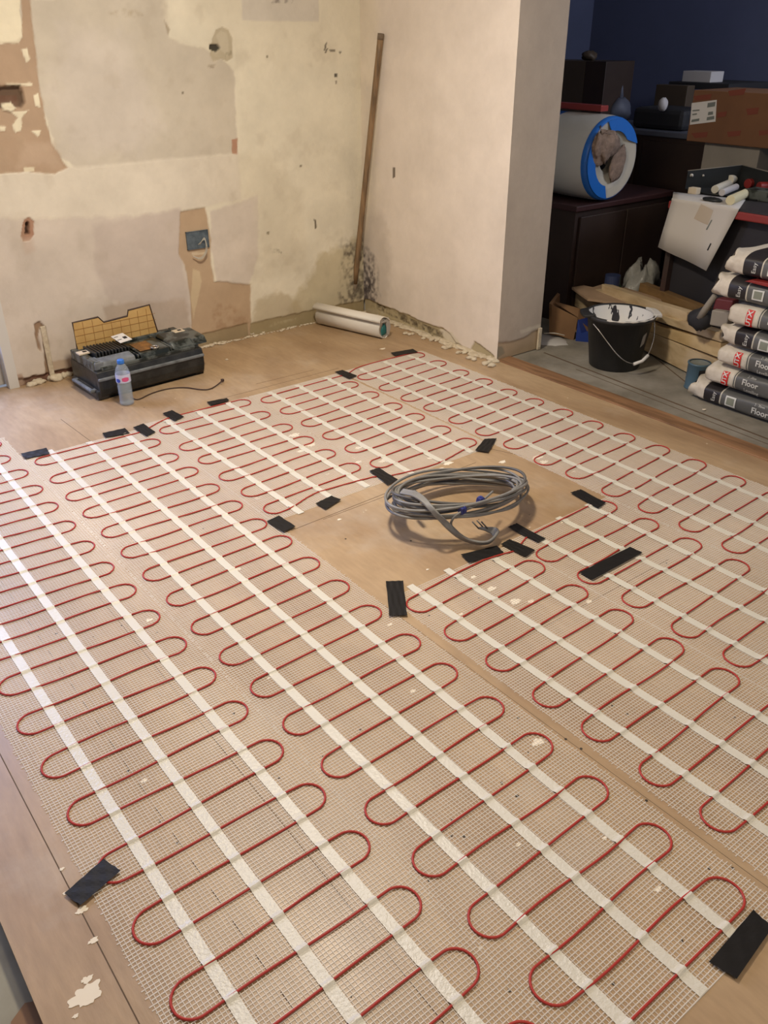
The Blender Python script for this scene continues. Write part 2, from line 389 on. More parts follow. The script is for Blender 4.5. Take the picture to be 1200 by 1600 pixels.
LAY = [
 (wb([(20,0),(262,-10),(262,60),(322,78),(345,92),(366,110),(368,170),(372,238),(300,248),(230,254),(120,263),(92,246),(76,200),(62,150),(50,70)]), (204,194,176), .012, .010, .95, .001, 0),
 (wb([(100,40),(200,60),(250,200),(220,240),(110,240),(80,150)]), (210,200,188), .05, .10, .6, 0, 0),
 (wb([(262,-40),(560,-40),(560,90),(440,110),(372,95),(340,40),(262,30)]), (228,219,196), .04, .05, .7, 0, 0),
 (wb([(0,272),(100,262),(372,240),(378,312),(300,326),(200,338),(-60,344),(-60,272)]), (220,210,192), .008, .015, .9, -.001, 0),
 (wb([(-60,344),(200,338),(282,326),(300,420),(305,500),(300,560),(0,660),(-60,660)]), (208,196,182), .012, .02, .95, 0, 0),
 (wb([(145,352),(280,326),(284,420),(298,480),(294,500),(170,470),(150,420)]), (196,182,170), .015, .02, .7, 0, 0),
 (wb([(160,478),(290,466),(305,545),(200,530),(165,500)]), (184,166,148), .02, .02, .75, 0, 0),
 (wb([(330,330),(402,306),(405,396),(388,446),(340,442),(328,380)]), (212,200,186), .012, .012, .9, 0, 0),
 (wb([(372,240),(420,240),(470,300),(480,420),(410,440),(400,310),(378,312)]), (216,206,182), .02, .05, .6, 0, 0),
 # brown chase down to the floor
 (wb([(282,330),(320,325),(326,350),(331,376),(329,402),(336,440),(392,444),(393,530),(300,555),(299,480),(290,414),(280,398)]), (186,160,130), .006, .006, .97, .005, 0),
 (wb([(333,470),(352,474),(392,500),(392,530),(330,540)]), (160,126,94), .02, .02, .5, 0, .6),
 (wb([(302,420),(313,424),(316,440),(308,475),(303,500),(299,470)]), (206,186,152), .004, .005, .9, 0, 0),
 (wb([(300,395),(324,393),(322,398),(302,400)]), (214,196,166), .002, .003, .8, 0, 0),
 # exposed undercoat upper left
 (wb([(32,-40),(42,-40),(50,30),(54,70),(64,150),(80,224),(106,262),(86,272),(40,268),(-30,276),(-60,68),(28,66),(35,58)]), (178,152,126), .006, .005, .97, .004, 0),
 (wb([(40,225),(85,225),(95,258),(30,262)]), (196,172,148), .02, .03, .6, 0, 0),
 (wb([(-60,-60),(30,-60),(31,20),(36,56),(30,68),(-60,70)]), (236,226,198), .005, .004, 1, -.002, 0),
 (wb([(34,78),(42,76),(47,92),(42,98)]), (236,226,198), .003, .003, 1, -.002, 0),
 (wb([(-60,140),(32,133),(41,160),(34,168),(-60,172)]), (104,84,68), .003, .003, 1, .03, 0),
 (wb([(-60,150),(30,150),(34,166),(-60,168)]), (112,80,64), .003, .004, .7, 0, 0),
 (wb([(4,162),(20,160),(26,168),(16,174),(5,172)]), (232,222,194), .004, .003, 1, -.01, 0),
 (wb([(16,174),(46,172),(34,186),(33,204),(24,208),(20,196),(28,184)]), (232,222,194), .005, .003, 1, -.003, 0),
 (wb([(48,204),(64,204),(60,214)]), (232,222,194), .003, .003, 1, -.003, 0),
 (wb([(0,198),(8,198),(8,204),(0,204)]), (232,222,194), .003, .003, 1, -.003, 0),
 (wb([(53,150),(60,146),(63,168),(56,166)]), (232,222,194), .003, .003, 1, -.003, 0),
 (wb([(10,130),(50,130),(50,134),(10,134)]), (232,222,194), .004, .003, .9, -.002, 0),
 (wb([(38,262),(54,262),(54,268),(38,268)]), (226,214,184), .004, .003, .9, -.002, 0),
 (wb([(362,218),(371,216),(371,241),(363,241)]), (176,130,104), .003, .004, .9, 0, 0),
 # filled oval and its hole
 (wb([(332,60),(337,47),(347,42),(357,46),(363,60),(364,90),(355,96),(345,92),(333,96),(328,86)]), (190,178,152), .003, .004, .9, .002, 0),
 (wb([(338,56),(345,48),(354,52),(357,64),(357,88),(346,80),(342,66)]), (212,202,178), .003, .006, .6, 0, 0),
 (wb([(328,69),(340,69),(345,75),(338,81),(328,77)]), (62,58,50), .002, .003, .95, .012, 0),
 (wb([(350,84),(362,78),(363,92),(353,94)]), (120,108,84), .002, .003, .8, 0, .5),
 (wb([(324,101),(340,101),(338,107),(324,107)]), (140,124,100), .003, .003, .8, 0, .5),
 (wb([(168,18),(206,14),(224,24),(210,28),(172,24)]), (168,150,120), .01, .01, .7, 0, .6),
 (wb([(256,30),(266,46),(262,56)]), (160,144,118), .003, .005, .7, 0, 0),
 (wb([(376,-30),(498,-30),(498,34),(378,32)]), (212,204,190), .003, .005, .9, -.001, 0),
 (wb([(420,-4),(460,-4),(456,5),(424,4)]), (130,118,108), .006, .006, .8, 0, .5),
 # keyhole-like hole
 (wb([(38,343),(46,340),(53,346),(53,366),(46,376),(36,377),(33,368),(35,352)]), (166,128,104), .003, .003, 1, .004, 0),
 (wb([(41,347),(46,347),(47,366),(40,366)]), (70,50,40), .002, .003, 1, .03, 0),
 (wb([(34,372),(50,370),(56,392),(40,396)]), (196,172,152), .01, .02, .5, 0, 0),
 # damp, dirt, pencil ticks
 (wb([(500,400),(572,360),(572,500),(440,512),(470,450)]), (190,176,140), .05, .05, .7, 0, 0),
 (wb([(535,380),(572,360),(572,500),(530,500)]), (96,86,74), .04, .06, .85, 0, .55),
 (wb([(545,430),(572,420),(572,500),(545,500)]), (84,76,66), .02, .04, .8, 0, .8),
 (wb([(400,470),(440,455),(470,470),(470,505),(392,520)]), (184,168,134), .03, .03, .6, 0, 0),
 (wb([(392,505),(440,495),(490,484),(575,468),(575,500),(487,520),(392,540)]), (160,144,108), .006, .004, .95, .006, 0),
 (wb([(312,524),(388,505),(392,540),(312,560)]), (158,140,108), .006, .005, .95, .006, 0),
 (wb([(420,505),(470,495),(470,500),(420,512)]), (196,184,150), .006, .006, .6, 0, .5),
 (wb([(508,68),(511,66),(509,77),(513,75),(509,84),(507,83),(509,78),(506,79)]), (90,84,72), .0006, .002, .9, 0, 0),
 (wb([(514,77),(524,78),(524,81),(516,81)]), (90,84,72), .001, .002, .8, 0, 0),
 (wb([(530,80),(534,80),(532,84),(529,83)]), (90,84,72), .001, .002, .8, 0, 0),
 (wb([(522,115),(527,115),(527,121),(523,121)]), (60,56,50), .001, .002, .9, 0, 0),
 (wb([(523,126),(527,126),(526,131),(524,131)]), (140,130,112), .001, .002, .8, 0, 0),
 (wb([(490,342),(494,344),(495,356),(492,358),(492,350)]), (96,84,64), .001, .002, .9, 0, 0),
 (wb([(468,258),(472,258),(472,261),(468,261)]), (120,108,84), .001, .002, .8, 0, 0),
 (wb([(416,86),(419,86),(419,90),(416,90)]), (130,120,96), .001, .002, .8, 0, 0),
 (wb([(417,362),(421,362),(421,366),(417,366)]), (130,120,96), .001, .002, .8, 0, 0),
 (wb([(422,388),(440,390),(440,396),(424,395)]), (120,108,84), .004, .003, .8, 0, .6),
 (wb([(284,143),(287,143),(287,147),(284,147)]), (110,100,84), .001, .002, .8, 0, 0),
 # chase by the skirting on the left
 (wb([(54,506),(62,502),(71,512),(75,530),(78,560),(80,580),(72,590),(70,560),(66,520),(62,510),(60,525),(65,550),(60,545),(55,525)]), (150,124,100), .002, .003, 1, .008, 0),
 (wb([(-20,600),(30,592),(72,584),(120,572),(122,590),(72,600),(30,615),(-20,625)]), (112,78,62), .006, .004, .97, .012, 0),
 (wb([(78,566),(110,560),(114,572),(80,580)]), (182,158,132), .004, .006, .8, 0, 0),
 (wb([(14,588),(34,584),(40,600),(24,612),(14,610)]), (176,150,130), .006, .005, .9, 0, 0),
]
wall = sheet('wall_back', XL, XR+.002, 0, ZC, .0055, CREAM, LAY, lambda U, V: np.stack([U, np.full(U.shape, YW), V], -1), (0, -1, 0))
tag(wall, 'stained patched cream plaster wall behind the toolbox', 'wall', kind='structure')
LR = [
 (wr([(540,-60),(590,-60),(590,300),(560,470),(540,470)]), (226,214,192), .03, .10, .7, 0, 0),
 (wr([(556,320),(600,340),(612,420),(600,500),(556,480)]), (196,184,170), .04, .08, .6, 0, 0),
 (wr([(560,380),(584,400),(592,440),(590,480),(560,480)]), (80,72,72), .03, .05, .9, 0, .75),
 (wr([(560,425),(580,430),(582,480),(560,480)]), (74,66,66), .02, .03, .85, 0, .8),
 (wr([(568,120),(584,140),(584,300),(566,300)]), (206,196,182), .02, .05, .5, 0, 0),
 (wr([(613,262),(617,262),(617,277),(613,279)]), (110,98,84), .001, .002, .9, .002, 0),
 (wr([(552,238),(558,238),(556,249),(553,248)]), (110,98,78), .001, .002, .9, 0, 0),
 (wr([(550,466),(576,468),(600,478),(636,492),(668,506),(690,512),(704,522),(712,536),(735,546),(741,534),(752,540),(762,548),(772,556),(772,640),(550,520)]), (176,162,128), .006, .004, .97, .008, 0),
 (wr([(580,470),(606,482),(650,502),(690,520),(690,530),(640,508),(600,490),(578,480)]), (84,72,56), .004, .004, .9, .006, .75),
 (wr([(684,514),(706,520),(720,538),(700,540)]), (214,204,182), .004, .003, .9, 0, 0),
 (wr([(560,478),(600,488),(600,505),(560,492)]), (190,178,150), .006, .006, .7, 0, .6),
]
wall2 = sheet('wall_right', YC, YW, 0, ZC, .0055, (228, 216, 202), LR, lambda U, V: np.stack([np.full(U.shape, XR), U, V], -1), (-1, 0, 0), flip=True)
tag(wall2, 'pale plaster wall the wooden pole leans on', 'wall', kind='structure')
wp = lambda L: [(onY(x, y, YC)[0], onY(x, y, YC)[2]) for x, y in L]
LP = [
 (wp([(765,538),(785,536),(800,534),(812,531),(846,512),(860,512),(860,600),(765,600)]), (176,154,126), .006, .004, .95, .004, 0),
 (wp([(768,545),(785,540),(790,552),(770,566)]), (136,130,112), .006, .006, .8, 0, 0),
 (wp([(812,516),(846,506),(846,510),(814,522)]), (206,196,176), .004, .005, .7, 0, 0)]
wall3 = sheet('wall_pier', XR, XB, 0, ZC, .006, (180, 166, 150), LP, lambda U, V: np.stack([U, np.full(U.shape, YC), V], -1), (0, -1, 0))  # base colour lowered to paint in the shade on this side of the pier
tag(wall3, 'end face of the wall pier beside the opening', 'wall', kind='structure')
b = MB(); b.box(XR+.02, XB, YC+.02, 5.3, 0, ZC); o = b.build('wall_core', M['ceiling']); tag(o, 'room-side core of the dividing wall', 'wall', kind='structure')
b = MB(); b.box(XL, XR+.02, YW+.05, YW+.2, 0, ZC); b.box(-2.4, XL, YW+.05, YW+.2, 2.08, ZC); b.box(-2.4, -.75, YW+.05, YW+.2, 0, 2.08)
tag(b.build('wall_back_core', M['ceiling']), 'masonry behind the patched wall', 'wall', kind='structure')
b = MB(); b.box(XB, XB+.012, YC, YC+.35, 0, .11); b.box(XB-.02, XB, YC-.012, YC-.001, 0, .115)
tag(b.build('baseboard_pier', M['plaster_lump']), 'cut end of a cream skirting on the pier', 'baseboard', kind='structure')

# doorway at the far left: reveal, frame and glazed door leaf
b = MB(); b.box(XL-.045, XL, YW-.004, YW+.05, 0, 2.08)
tag(b.build('trim_1', M['white_paint']), 'white painted door lining at the left end of the patched wall', 'trim', kind='structure')
dr = thing('door_1', 'pale grey glazed door at the far left edge', 'door', (XL-.82, YW+.06, 0)); dr['kind'] = 'structure'
b = MB(); x0, x1 = XL-.045-1.55, XL-.045
b.box(x1-.05, x1, YW+.05, YW+.095, 0.01, 2.05); b.box(x0, x0+.09, YW+.05, YW+.095, 0.01, 2.05)
b.box(x0+.09, x1-.05, YW+.05, YW+.095, 0.01, .22); b.box(x0+.09, x1-.05, YW+.05, YW+.095, 1.95, 2.05); b.box((x0+x1)/2-.04, (x0+x1)/2+.04, YW+.05, YW+.095, .22, 1.95)
b.build('door_frame', M['grey_paint'], dr, bevel=.003)
b = MB(); b.box(x0+.09, (x0+x1)/2-.04, YW+.068, YW+.072, .22, 1.95); b.build('pane', M['glass'], dr)
b = MB(); b.box((x0+x1)/2+.04, x1-.05, YW+.068, YW+.072, .22, 1.95); b.build('pane', M['glass'], dr)

# ceiling and room beyond
b = MB(); b.box(-2.4, 6.6, -2.2, 5.4, ZC, ZC+.08); tag(b.build('ceiling', M['ceiling']), 'plain white ceiling', 'ceiling', kind='structure')
b = MB(); b.box(6.3, 6.4, 2.9, 5.4, -.02, ZC); tag(b.build('wall_far', M['navy']), 'dark navy wall of the unlit room beyond', 'wall', kind='structure')
b = MB(); b.box(6.28, 6.4, -1, 2.9, -.02, ZC); tag(b.build('wall_far_grey', M['greywall']), 'grey stretch of the far wall', 'wall', kind='structure')
b = MB(); b.box(XB, 6.4, 5.3, 5.4, -.02, ZC); tag(b.build('wall_far_left', M['navy']), 'navy side wall of the room beyond', 'wall', kind='structure')
b = MB(); b.box(-2.4, -2.3, -2.2, 5.4, -.2, ZC); tag(b.build('wall_left', M['ceiling']), 'plain wall on the left', 'wall', kind='structure')

# ------------------------------------------------------------------ floor
b = MB(); b.box(.045, XR, -.6, YC-.002, -.022, 0); b.box(.045, XR+.03, YC-.002, YW+.05, -.022, 0); b.box(-2.3, .045, 1.9, YW+.05, -.022, 0)
# the edge board at the lower left is the board's own edge
fl = b.build('floor', M['floor']); tag(fl, 'bare plywood floor boards with plaster dust', 'floor', kind='structure')
b = MB(); b.box(-2.3, 3.2, -2.2, 2.6, -.09, -.045)
tag(b.build('floor_lower', M['sub']), 'lower concrete seen past the cut edge of the boards', 'floor', kind='structure')
def seg(b, p, q, w, z0=.0, z1=.0004):
    p = np.array(p[:2], float); q = np.array(q[:2], float); d = q-p; d /= np.linalg.norm(d); n = np.array([-d[1], d[0]])*w/2
    c = [(*(p+n), z0), (*(q+n), z0), (*(q-n), z0), (*(p-n), z0)]
    b.prism(c, (0, 0, z1-z0))
b = MB()
seg(b, (.173, -.5), (.173, 1.85), .0022)
seg(b, F(455, 829), F(640, 756), .0022); seg(b, F(760, 700), F(815, 712), .002)
for y in (2.12, 1.232, 3.33): seg(b, (2.3 if y > 3 else 1.38, y), (1.6 if y > 3 else 2.1, y), .0016)
seg(b, (.0+.60, 2.55), (.575, .3), .0014)
seg(b, F(400, 590+10), F(490, 578), .0016)
seg(b, (1.235, 1.62), (1.25, .35), .0009)
seg(b, F(95, 655), F(160, 703), .002)
for k in range(26):
    y = 2.5-k*.085; seg(b, (.39, y), (.392, y-.05), .0018)
o = b.build('board_joint', M['joint'], fl); o['kind'] = 'structure'
b = MB()
scr = [(200,1205),(250,1283),(277,1318),(546,1047),(670,962),(642,845),(540,842),(820,1043),(745,1140),(884,1155),(908,1170),(1010,1251),(980,1116),(957,1103),(1108,1357),(1065,1470),(958,1537),(563,1141),(497,1127),(436,1215),(707,1282),(725,1307),(807,1244),(810,1122),(88,990),(150,889),(190,978),(245,988),(226,825),(318,826),(1042,880),(1147,1121),(784,1224),(796,1548),(705,1306),(784,1223),(809,1244),(1145,1357),(383,1100),(365,1115)]
for x, y in scr:
    p = F(x, y); b.lathe([(.0034, .0), (.0034, .0006)], (p[0], p[1], 0), 10, True, True)
for k in range(60):
    x, y = rnd.uniform(.3, 2.9), rnd.uniform(.4, 3.9); b.lathe([(.002, .0), (.002, .0005)], (x, y, 0), 8, True, True)
o = b.build('screw_hole', M['screw'], fl); o['kind'] = 'structure'
def splat(b, c, r, seed, z=.0012, ax=1.0):
    R = random.Random(seed); n = 40; ph = [R.uniform(0, 6.28) for _ in range(5)]; P = []
    for k in range(n):
        a = 2*math.pi*k/n
        q = 1+.14*math.sin(3*a+ph[0])+.10*math.sin(5*a+ph[1])+.10*math.sin(9*a+ph[2])+R.uniform(-.10, .10)
        P.append((c[0]+r*q*math.cos(a)*ax, c[1]+r*q*math.sin(a)/ax, 0))
    b.prism(P, (0, 0, z))
b = MB()
for i, (x, y, r) in enumerate([(135,1555,.022),(136,1531,.008),(118,1588,.004),(97,1358,.004),(102,1396,.004),(128,1422,.009),(146,1470,.007),(233,969,.008),(609,976,.006),(645,1080,.006),(768,920,.012),(805,940,.014),(740,902,.008),(720,960,.005),(830,940,.008),(785,722,.012),(850,722,.014),(700,724,.016),(560,722,.010),(690,733,.012),(672,716,.010),(715,735,.008),(460,680,.018),(485,695,.018),(470,705,.012),(560,700,.012),(600,720,.016),(840,715,.018),(598,545,.012),(920,940,.008),(880,815,.009),(940,840,.007),(1028,1390,.007),(810,1320,.005),(668,890,.004),(530,812,.006),(370,890,.01),(840,1160,.012),(225,1220,.006),(945,1310,.005),(1100,640,.008),(445,625,.02),(420,1060,.004)]):
    p = F(x, y); splat(b, p, r, i, .0010, 1.25)
o = b.build('plaster_splash', mat('dried_plaster', (226, 214, 192), .8), fl); o['kind'] = 'structure'

# threshold strip and concrete
b = MB(); b.box(XR, XR+.095, -1.5, YC-.002, -.03, .006)
tag(b.build('trim_2', M['oak_strip'], bevel=.002), 'worn brown timber threshold along the opening', 'trim', kind='structure')
b = MB(); b.box(XR+.095, 6.4, -1.5, YC, -.05, -.004); b.box(XR+.031, XB-.01, YC, YC+.06, -.05, -.004); b.box(XB-.01, 6.4, YC, 5.4, -.05, -.004)
fc = tag(b.build('floor_beyond', M['concrete']), 'dusty grey concrete floor of the room beyond the opening', 'floor', kind='structure')
b = MB()
def fpt(x, y): return F(x, y, -.004)
seg(b, fpt(850, 551), fpt(1210, 690), .010, -.004, -.0032); seg(b, fpt(900, 577), fpt(1210, 698), .004, -.004, -.0032)
seg(b, fpt(1010, 548), fpt(1075, 600), .006, -.004, -.0032)
o = b.build('slab_joint', M['joint'], fc); o['kind'] = 'structure'
# broken plaster lying along the wall foot
b = MB()
def rub(px, py, n, r, s, zz=.5):
    p = F(px, py)
    for k in range(n):
        rr = r*rnd.uniform(.5, 1.1); b.blob((p[0]+rnd.uniform(-s, s), p[1]+rnd.uniform(-s, s)*.6, rr*.3), (rr, rr*.8, rr*zz), rnd.randint(0, 999), .22, 7)
for px, py, n, r, s in [(600,503,3,.02,.02),(622,511,4,.02,.025),(640,522,5,.02,.03),(662,529,4,.016,.02),(680,533,4,.018,.03),(700,543,5,.02,.03),(722,552,4,.018,.02),(742,560,5,.022,.03),(760,568,4,.02,.02),(768,572,3,.022,.01),(395,522,6,.024,.02),(412,520,4,.014,.02),(340,538,4,.016,.015),(325,542,4,.02,.02),(352,536,2,.01,.01),(450,513,3,.01,.03),(90,592,5,.034,.02),(62,598,4,.03,.02),(52,602,3,.024,.02),(100,588,3,.026,.02),(357,562,1,.008,.01),(350,533,2,.012,.02)]:
    rub(px, py, n, r, s)
for k in range(150):
    y_ = YW-.12-(YW-YC-.12)*k/149; rr = rnd.uniform(.008, .026); b.blob((XR-.002-rnd.uniform(0, .035)*(.3+.7*math.sin(k*.11)**2), y_, rr*.1), (rr, rr*1.7, rr*.35), rnd.randint(0, 999), .25, 7)
for k in range(60):
    x_ = 1.78+(XR-1.78)*k/59; rr = rnd.uniform(.005, .014); b.blob((x_, YW-.006-rnd.uniform(0, .02), rr*.25), (rr*1.3, rr, rr*.45), rnd.randint(0, 999), .25, 7)
b.build('plaster_rubble', M['plaster_lump'], smooth=True)
tag(bpy.data.objects['plaster_rubble'], 'crumbled pale plaster lying along the foot of the walls', 'rubble', kind='stuff')

# metal back box sunk in the wall, wires hanging out
def Y3(px, py, Y=YW): return onY(px, py, Y)
c0 = Y3(290, 363); c1 = Y3(327, 386)
sb = thing('socket_box', 'empty grey metal socket box set in the brown chase of the wall', 'socket', ((c0[0]+c1[0])/2, YW, c1[2]))
b = MB(); x0, x1, z0, z1 = c0[0], c1[0], c1[2], c0[2]; t = .003
b.box(x0, x1, YW+.016, YW+.02, z0, z1); b.box(x0, x0+t, YW-.004, YW+.018, z0, z1); b.box(x1-t, x1, YW-.004, YW+.018, z0, z1); b.box(x0, x1, YW-.004, YW+.018, z0, z0+t); b.box(x0, x1, YW-.004, YW+.018, z1-t, z1)
b.box(x0+.002, x1-.002, YW-.001, YW+.001, z0+.002, z1-.002)
b.build('back_box', mat('grey_blue_metal', (112, 124, 132), .45, metal=.3, noise=(40, (78, 90, 98), .4)), sb)
b = MB()
for k in range(3):
    a = k*.006
    b.tube(chaikin([(x0+.06+a, YW-.002, z0+.02), (x0+.09, YW-.02, z0+.05+a), (x1-.03, YW-.03, z0+.03), (x1-.035+a, YW-.03, z0-.01), ((x0+x1)/2, YW-.02, z0-.045-a), (x0+.02, YW-.01, z0-.03)], 2), .0016, 6)
b.build('wire', M['bagline'], sb, True)
# white conduit in the chase
p0 = Y3(62, 507); p1 = Y3(74, 592)
b = MB(); b.box(p0[0]-.002, p0[0]+.022, YW-.006, YW+.004, .02, p0[2]-.01)
tag(b.build('conduit', M['plaster_lump'], bevel=.003), 'flat pale conduit strip in the chase left of the toolbox', 'conduit')

b = MB(); b.prism([F(x, y, -.0449) for x, y in [(18,1600),(40,1570),(62,1566),(90,1640),(20,1650)]], (0, 0, .006))
tag(b.build('cardboard_scrap', M['carton']), 'brown cardboard scrap under the board edge at the bottom left corner', 'cardboard')
# ------------------------------------------------------------------ heating mats
RAD = .0400
def centre(px, py, side):
    p = F(px, py)[:2]; v = F(px, py+1)[:2]-F(px, py-1)[:2]; v /= np.linalg.norm(v); n = np.array([-v[1], v[0]])
    out = F(px+(-1 if side == 'L' else 1), py)[:2]-p
    if n@out < 0: n = -n
    return p-n*RAD
TL = {
1: [(-1,1077),(27,1137),(65,1203),(106,1275),(152,1362),(208,1454),(266,1567)],
2: [(55.6,723),(78.6,751),(103,778),(130,804),(159,834),(190,865),(224,900),(261,938),(299,982),(343,1028),(392,1076),(442,1133),(502,1197),(570,1267),(644,1344),(731,1434),(827,1533)],
3: [(250,674),(280,700),(310,720),(342,746),(377,770),(412,796)],
4: [(408,626),(438,643),(471,662),(504,682),(539,702),(578,725)],
5: [(559,590),(592,607),(626,623),(662,638),(701,657),(743,675),(787,695),(834,720),(884,740),(940,767),(997,792),(1061,820),(1128,852)],
6: [(837,867),(902,900),(972,935),(1049,980),(1130,1023)],
7: [(635,945),(694,988),(759,1033),(832,1087),(909,1137),(999,1203),(1094,1270)]}
TR = {
1: [(2,695),(15,718),(44,740),(67,765),(91,792),(118,822),(148,854),(178,888),(213,923),(250,965),(292,1008),(338,1057),(388,1112),(443,1175),(509,1247),(578,1325),(658,1417),(748,1520)],
2: [(251,692),(279,715),(310,737),(343,764),(379,791),(417,820),(457,847),(500,882),(546,919),(596,960),(657,1007),(714,1055),(787,1110),(863,1170),(949,1242),(1048,1321),(1162,1412)],
3: [(392,630),(422,649),(457,669),(490,689),(524,710),(563,732)],
4: [(560,602),(592,618),(628,636),(663,653),(704,673),(744,693)],
5: [(663,556),(697,569),(732,584),(769,598),(807,615),(849,630),(895,647),(942,666),(992,686),(1047,705),(1104,728),(1165,755)],
6: [(963,795),(1029,823),(1096,855),(1171,890)],
7: [(851,890),(918,930),(989,970),(1068,1017),(1155,1067)]}
P_ = .1660
def centres(i, side, L, up=0, down=0):
    c = [centre(x, y, side) for x, y in L]
    mx = float(np.mean([q[0] for q in c]))
    c = [np.array([mx+(q[0]-mx)*.8, q[1]]) for q in c]
    pre = [np.array([mx, c[0][1]+P_*k]) for k in range(up, 0, -1)]
    post = [np.array([c[-1][0], c[-1][1]-P_*k]) for k in range(1, down+1)]
    return [(side, q) for q in pre+c+post]
def wires(x0, x1, y0, y1, pit, b, zz, wv, wh):
    """woven glassfibre net: rounded ribbons both ways, one mesh"""
    def rib(p, q, w, h, z, horiz):
        if horiz: offs = [(0, -w, 0), (0, -w*.45, h), (0, w*.45, h), (0, w, 0)]
        else: offs = [(-w, 0, 0), (-w*.45, 0, h), (w*.45, 0, h), (w, 0, 0)]
        v = [(p[0]+o[0], p[1]+o[1], z+o[2]) for o in offs]+[(q[0]+o[0], q[1]+o[1], z+o[2]) for o in offs]
        b.add(v, [(0, 1, 5, 4), (1, 2, 6, 5), (2, 3, 7, 6)] if not horiz else [(0, 4, 5, 1), (1, 5, 6, 2), (2, 6, 7, 3)])
    n = int((x1-x0)/pit); 
    for i in range(n+1):
        x = x0+(x1-x0)*i/n; j = rnd.uniform(-.0006, .0006); rib((x+j, y0), (x+j, y1), wv, .0007, zz+.0004, False)
    n = int((y1-y0)/pit)
    for i in range(n+1):
        y = y0+(y1-y0)*i/n; j = rnd.uniform(-.0007, .0007); e = rnd.uniform(-.004, .004)
        rib((x0+e-.004, y+j), (x1+e+.004, y+j*.4), wh, .0011, zz, True)
def build_mat(i, label, xs, ytop, ybot, mesh, up=(0, 0), down=(0, 0), start=None, end=None, stop=False):
    root = thing('heating_mat', label, 'heating mat', ((mesh[0]+mesh[1])/2, (mesh[2]+mesh[3])/2, 0), group='underfloor heating mats')
    C = centres(i, 'L', TL[i], up[0], down[0])+centres(i, 'R', TR[i], up[1], down[1])
    C.sort(key=lambda t: -t[1][1])
    clean = [C[0]]
    for c in C[1:]:
        if c[0] != clean[-1][0]: clean.append(c)
    C = clean
    pts = [list(p[:2]) for p in (start or [])]
    rows = []
    zc = .0036
    for k, (s, c) in enumerate(C):
        sg = -1 if s == 'L' else 1
        r = RAD
        if k == 0 and not start: pts.append([c[0]-sg*.40, c[1]+r])
        for j in range(13):
            a = math.pi/2-math.pi*j/12
            pts.append([c[0]+sg*r*1.0*math.cos(a), c[1]+r*math.sin(a)])
        nx = C[k+1] if k+1 < len(C) else None
        a = np.array([c[0], c[1]-r])
        if nx is not None: bq = np.array([nx[1][0], nx[1][1]+r])
        elif end: bq = np.array(end[0][:2])
        elif stop: bq = a-np.array([sg*.012, 0.])
        else: bq = np.array([c[0]-sg*.40, c[1]-r])
        w1 = rnd.uniform(-.0055, .0055)
        for t in (.2, .4, .6, .8):
            q = a+(bq-a)*t; pts.append([q[0], q[1]+w1*math.sin(t*math.pi*2)])
        rows.append((a, bq))
        if nx is None and not end: pts.append(list(bq))
    rows.insert(0, (np.array(pts[0]), np.array([C[0][1][0], C[0][1][1]+RAD])))
    if end: pts += [list(q[:2]) for q in end]
    P = np.array([[x, y, zc] for x, y in pts])
    b = MB(); b.tube(chaikin(P, 1), .0026, 8); b.build('heating_cable', M['cable'], root, True, fixn=False)
    b = MB(); wires(mesh[0], mesh[1], mesh[2], mesh[3], .0085, b, .0006, .00075, .00125); b.build('netting', M['net'], root, True, fixn=False)
    for xa, xb, ya, yb in xs:
        # tape draped over each cable row it crosses
        ny = max(2, int((ya-yb)/.0035)); v = []; f = []
        for j in range(ny+1):
            y = ya+(yb-ya)*j/ny; xc = xa+(xb-xa)*j/ny
            z = .0021
            for (a, q) in rows:
                lo, hi = min(a[0], q[0]), max(a[0], q[0])
                if lo-.03 <= xc <= hi+.03 and abs(q[0]-a[0]) > 1e-6:
                    yr = a[1]+(q[1]-a[1])*(xc-a[0])/(q[0]-a[0]); z = max(z, .0021+.0048*math.exp(-((y-yr)/.0058)**2))
            jit = rnd.uniform(-.0004, .0004)
            for s in (-1, 1): v.append((xc+s*.0122+jit, y, z))
            if j: f.append(((j-1)*2, (j-1)*2+1, j*2+1, j*2))
        nv = len(v); v += [(p[0], p[1], p[2]-.0003) for p in v]; f += [(q[3]+nv, q[2]+nv, q[1]+nv, q[0]+nv) for q in f[:ny]]
        f += [(2*j, 2*j+2, 2*j+2+nv, 2*j+nv) for j in range(ny)]+[(2*j+3, 2*j+1, 2*j+1+nv, 2*j+3+nv) for j in range(ny)]
        o = mobj('adhesive_strip', v, f, M['strip'], root, False)
    return root
S = lambda *a: a
def strip_px(a, c): p = F(*a); q = F(*c); return (p[0], q[0], p[1], q[1])
build_mat(1, 'red cable heating mat along the left edge of the floor',
   [(.311, .318, 3.45, .25), (.460, .462, 3.45, .25), (.622, .619, 3.45, .25)], 0, 0, (.205, .716, .2, 3.50), up=(10, 0), down=(2, 2))
build_mat(2, 'long red cable heating mat, second from the left, running to the bottom right',
   [(.826, .817, 3.262, .30), (.981, .968, 3.24, .345), (1.134, 1.106, 3.225, .375)], 0, 0, (.722, 1.232, .345, 3.235), down=(1, 0), stop=True,
   start=[F(238, 667), F(222, 676), F(190, 684)])
build_mat(3, 'short red cable heating mat ending left of the grey cable coil, third from the left',
   [(1.328, 1.343, 3.258, 2.20), (1.481, 1.491, 3.275, 2.23), (1.633, 1.645, 3.265, 2.215)], 0, 0, (1.236, 1.742, 2.21, 3.27),
   start=[F(236, 668), F(250, 660), F(264, 654), F(290, 647)], end=[F(500, 769), F(575, 748), F(600, 744)])
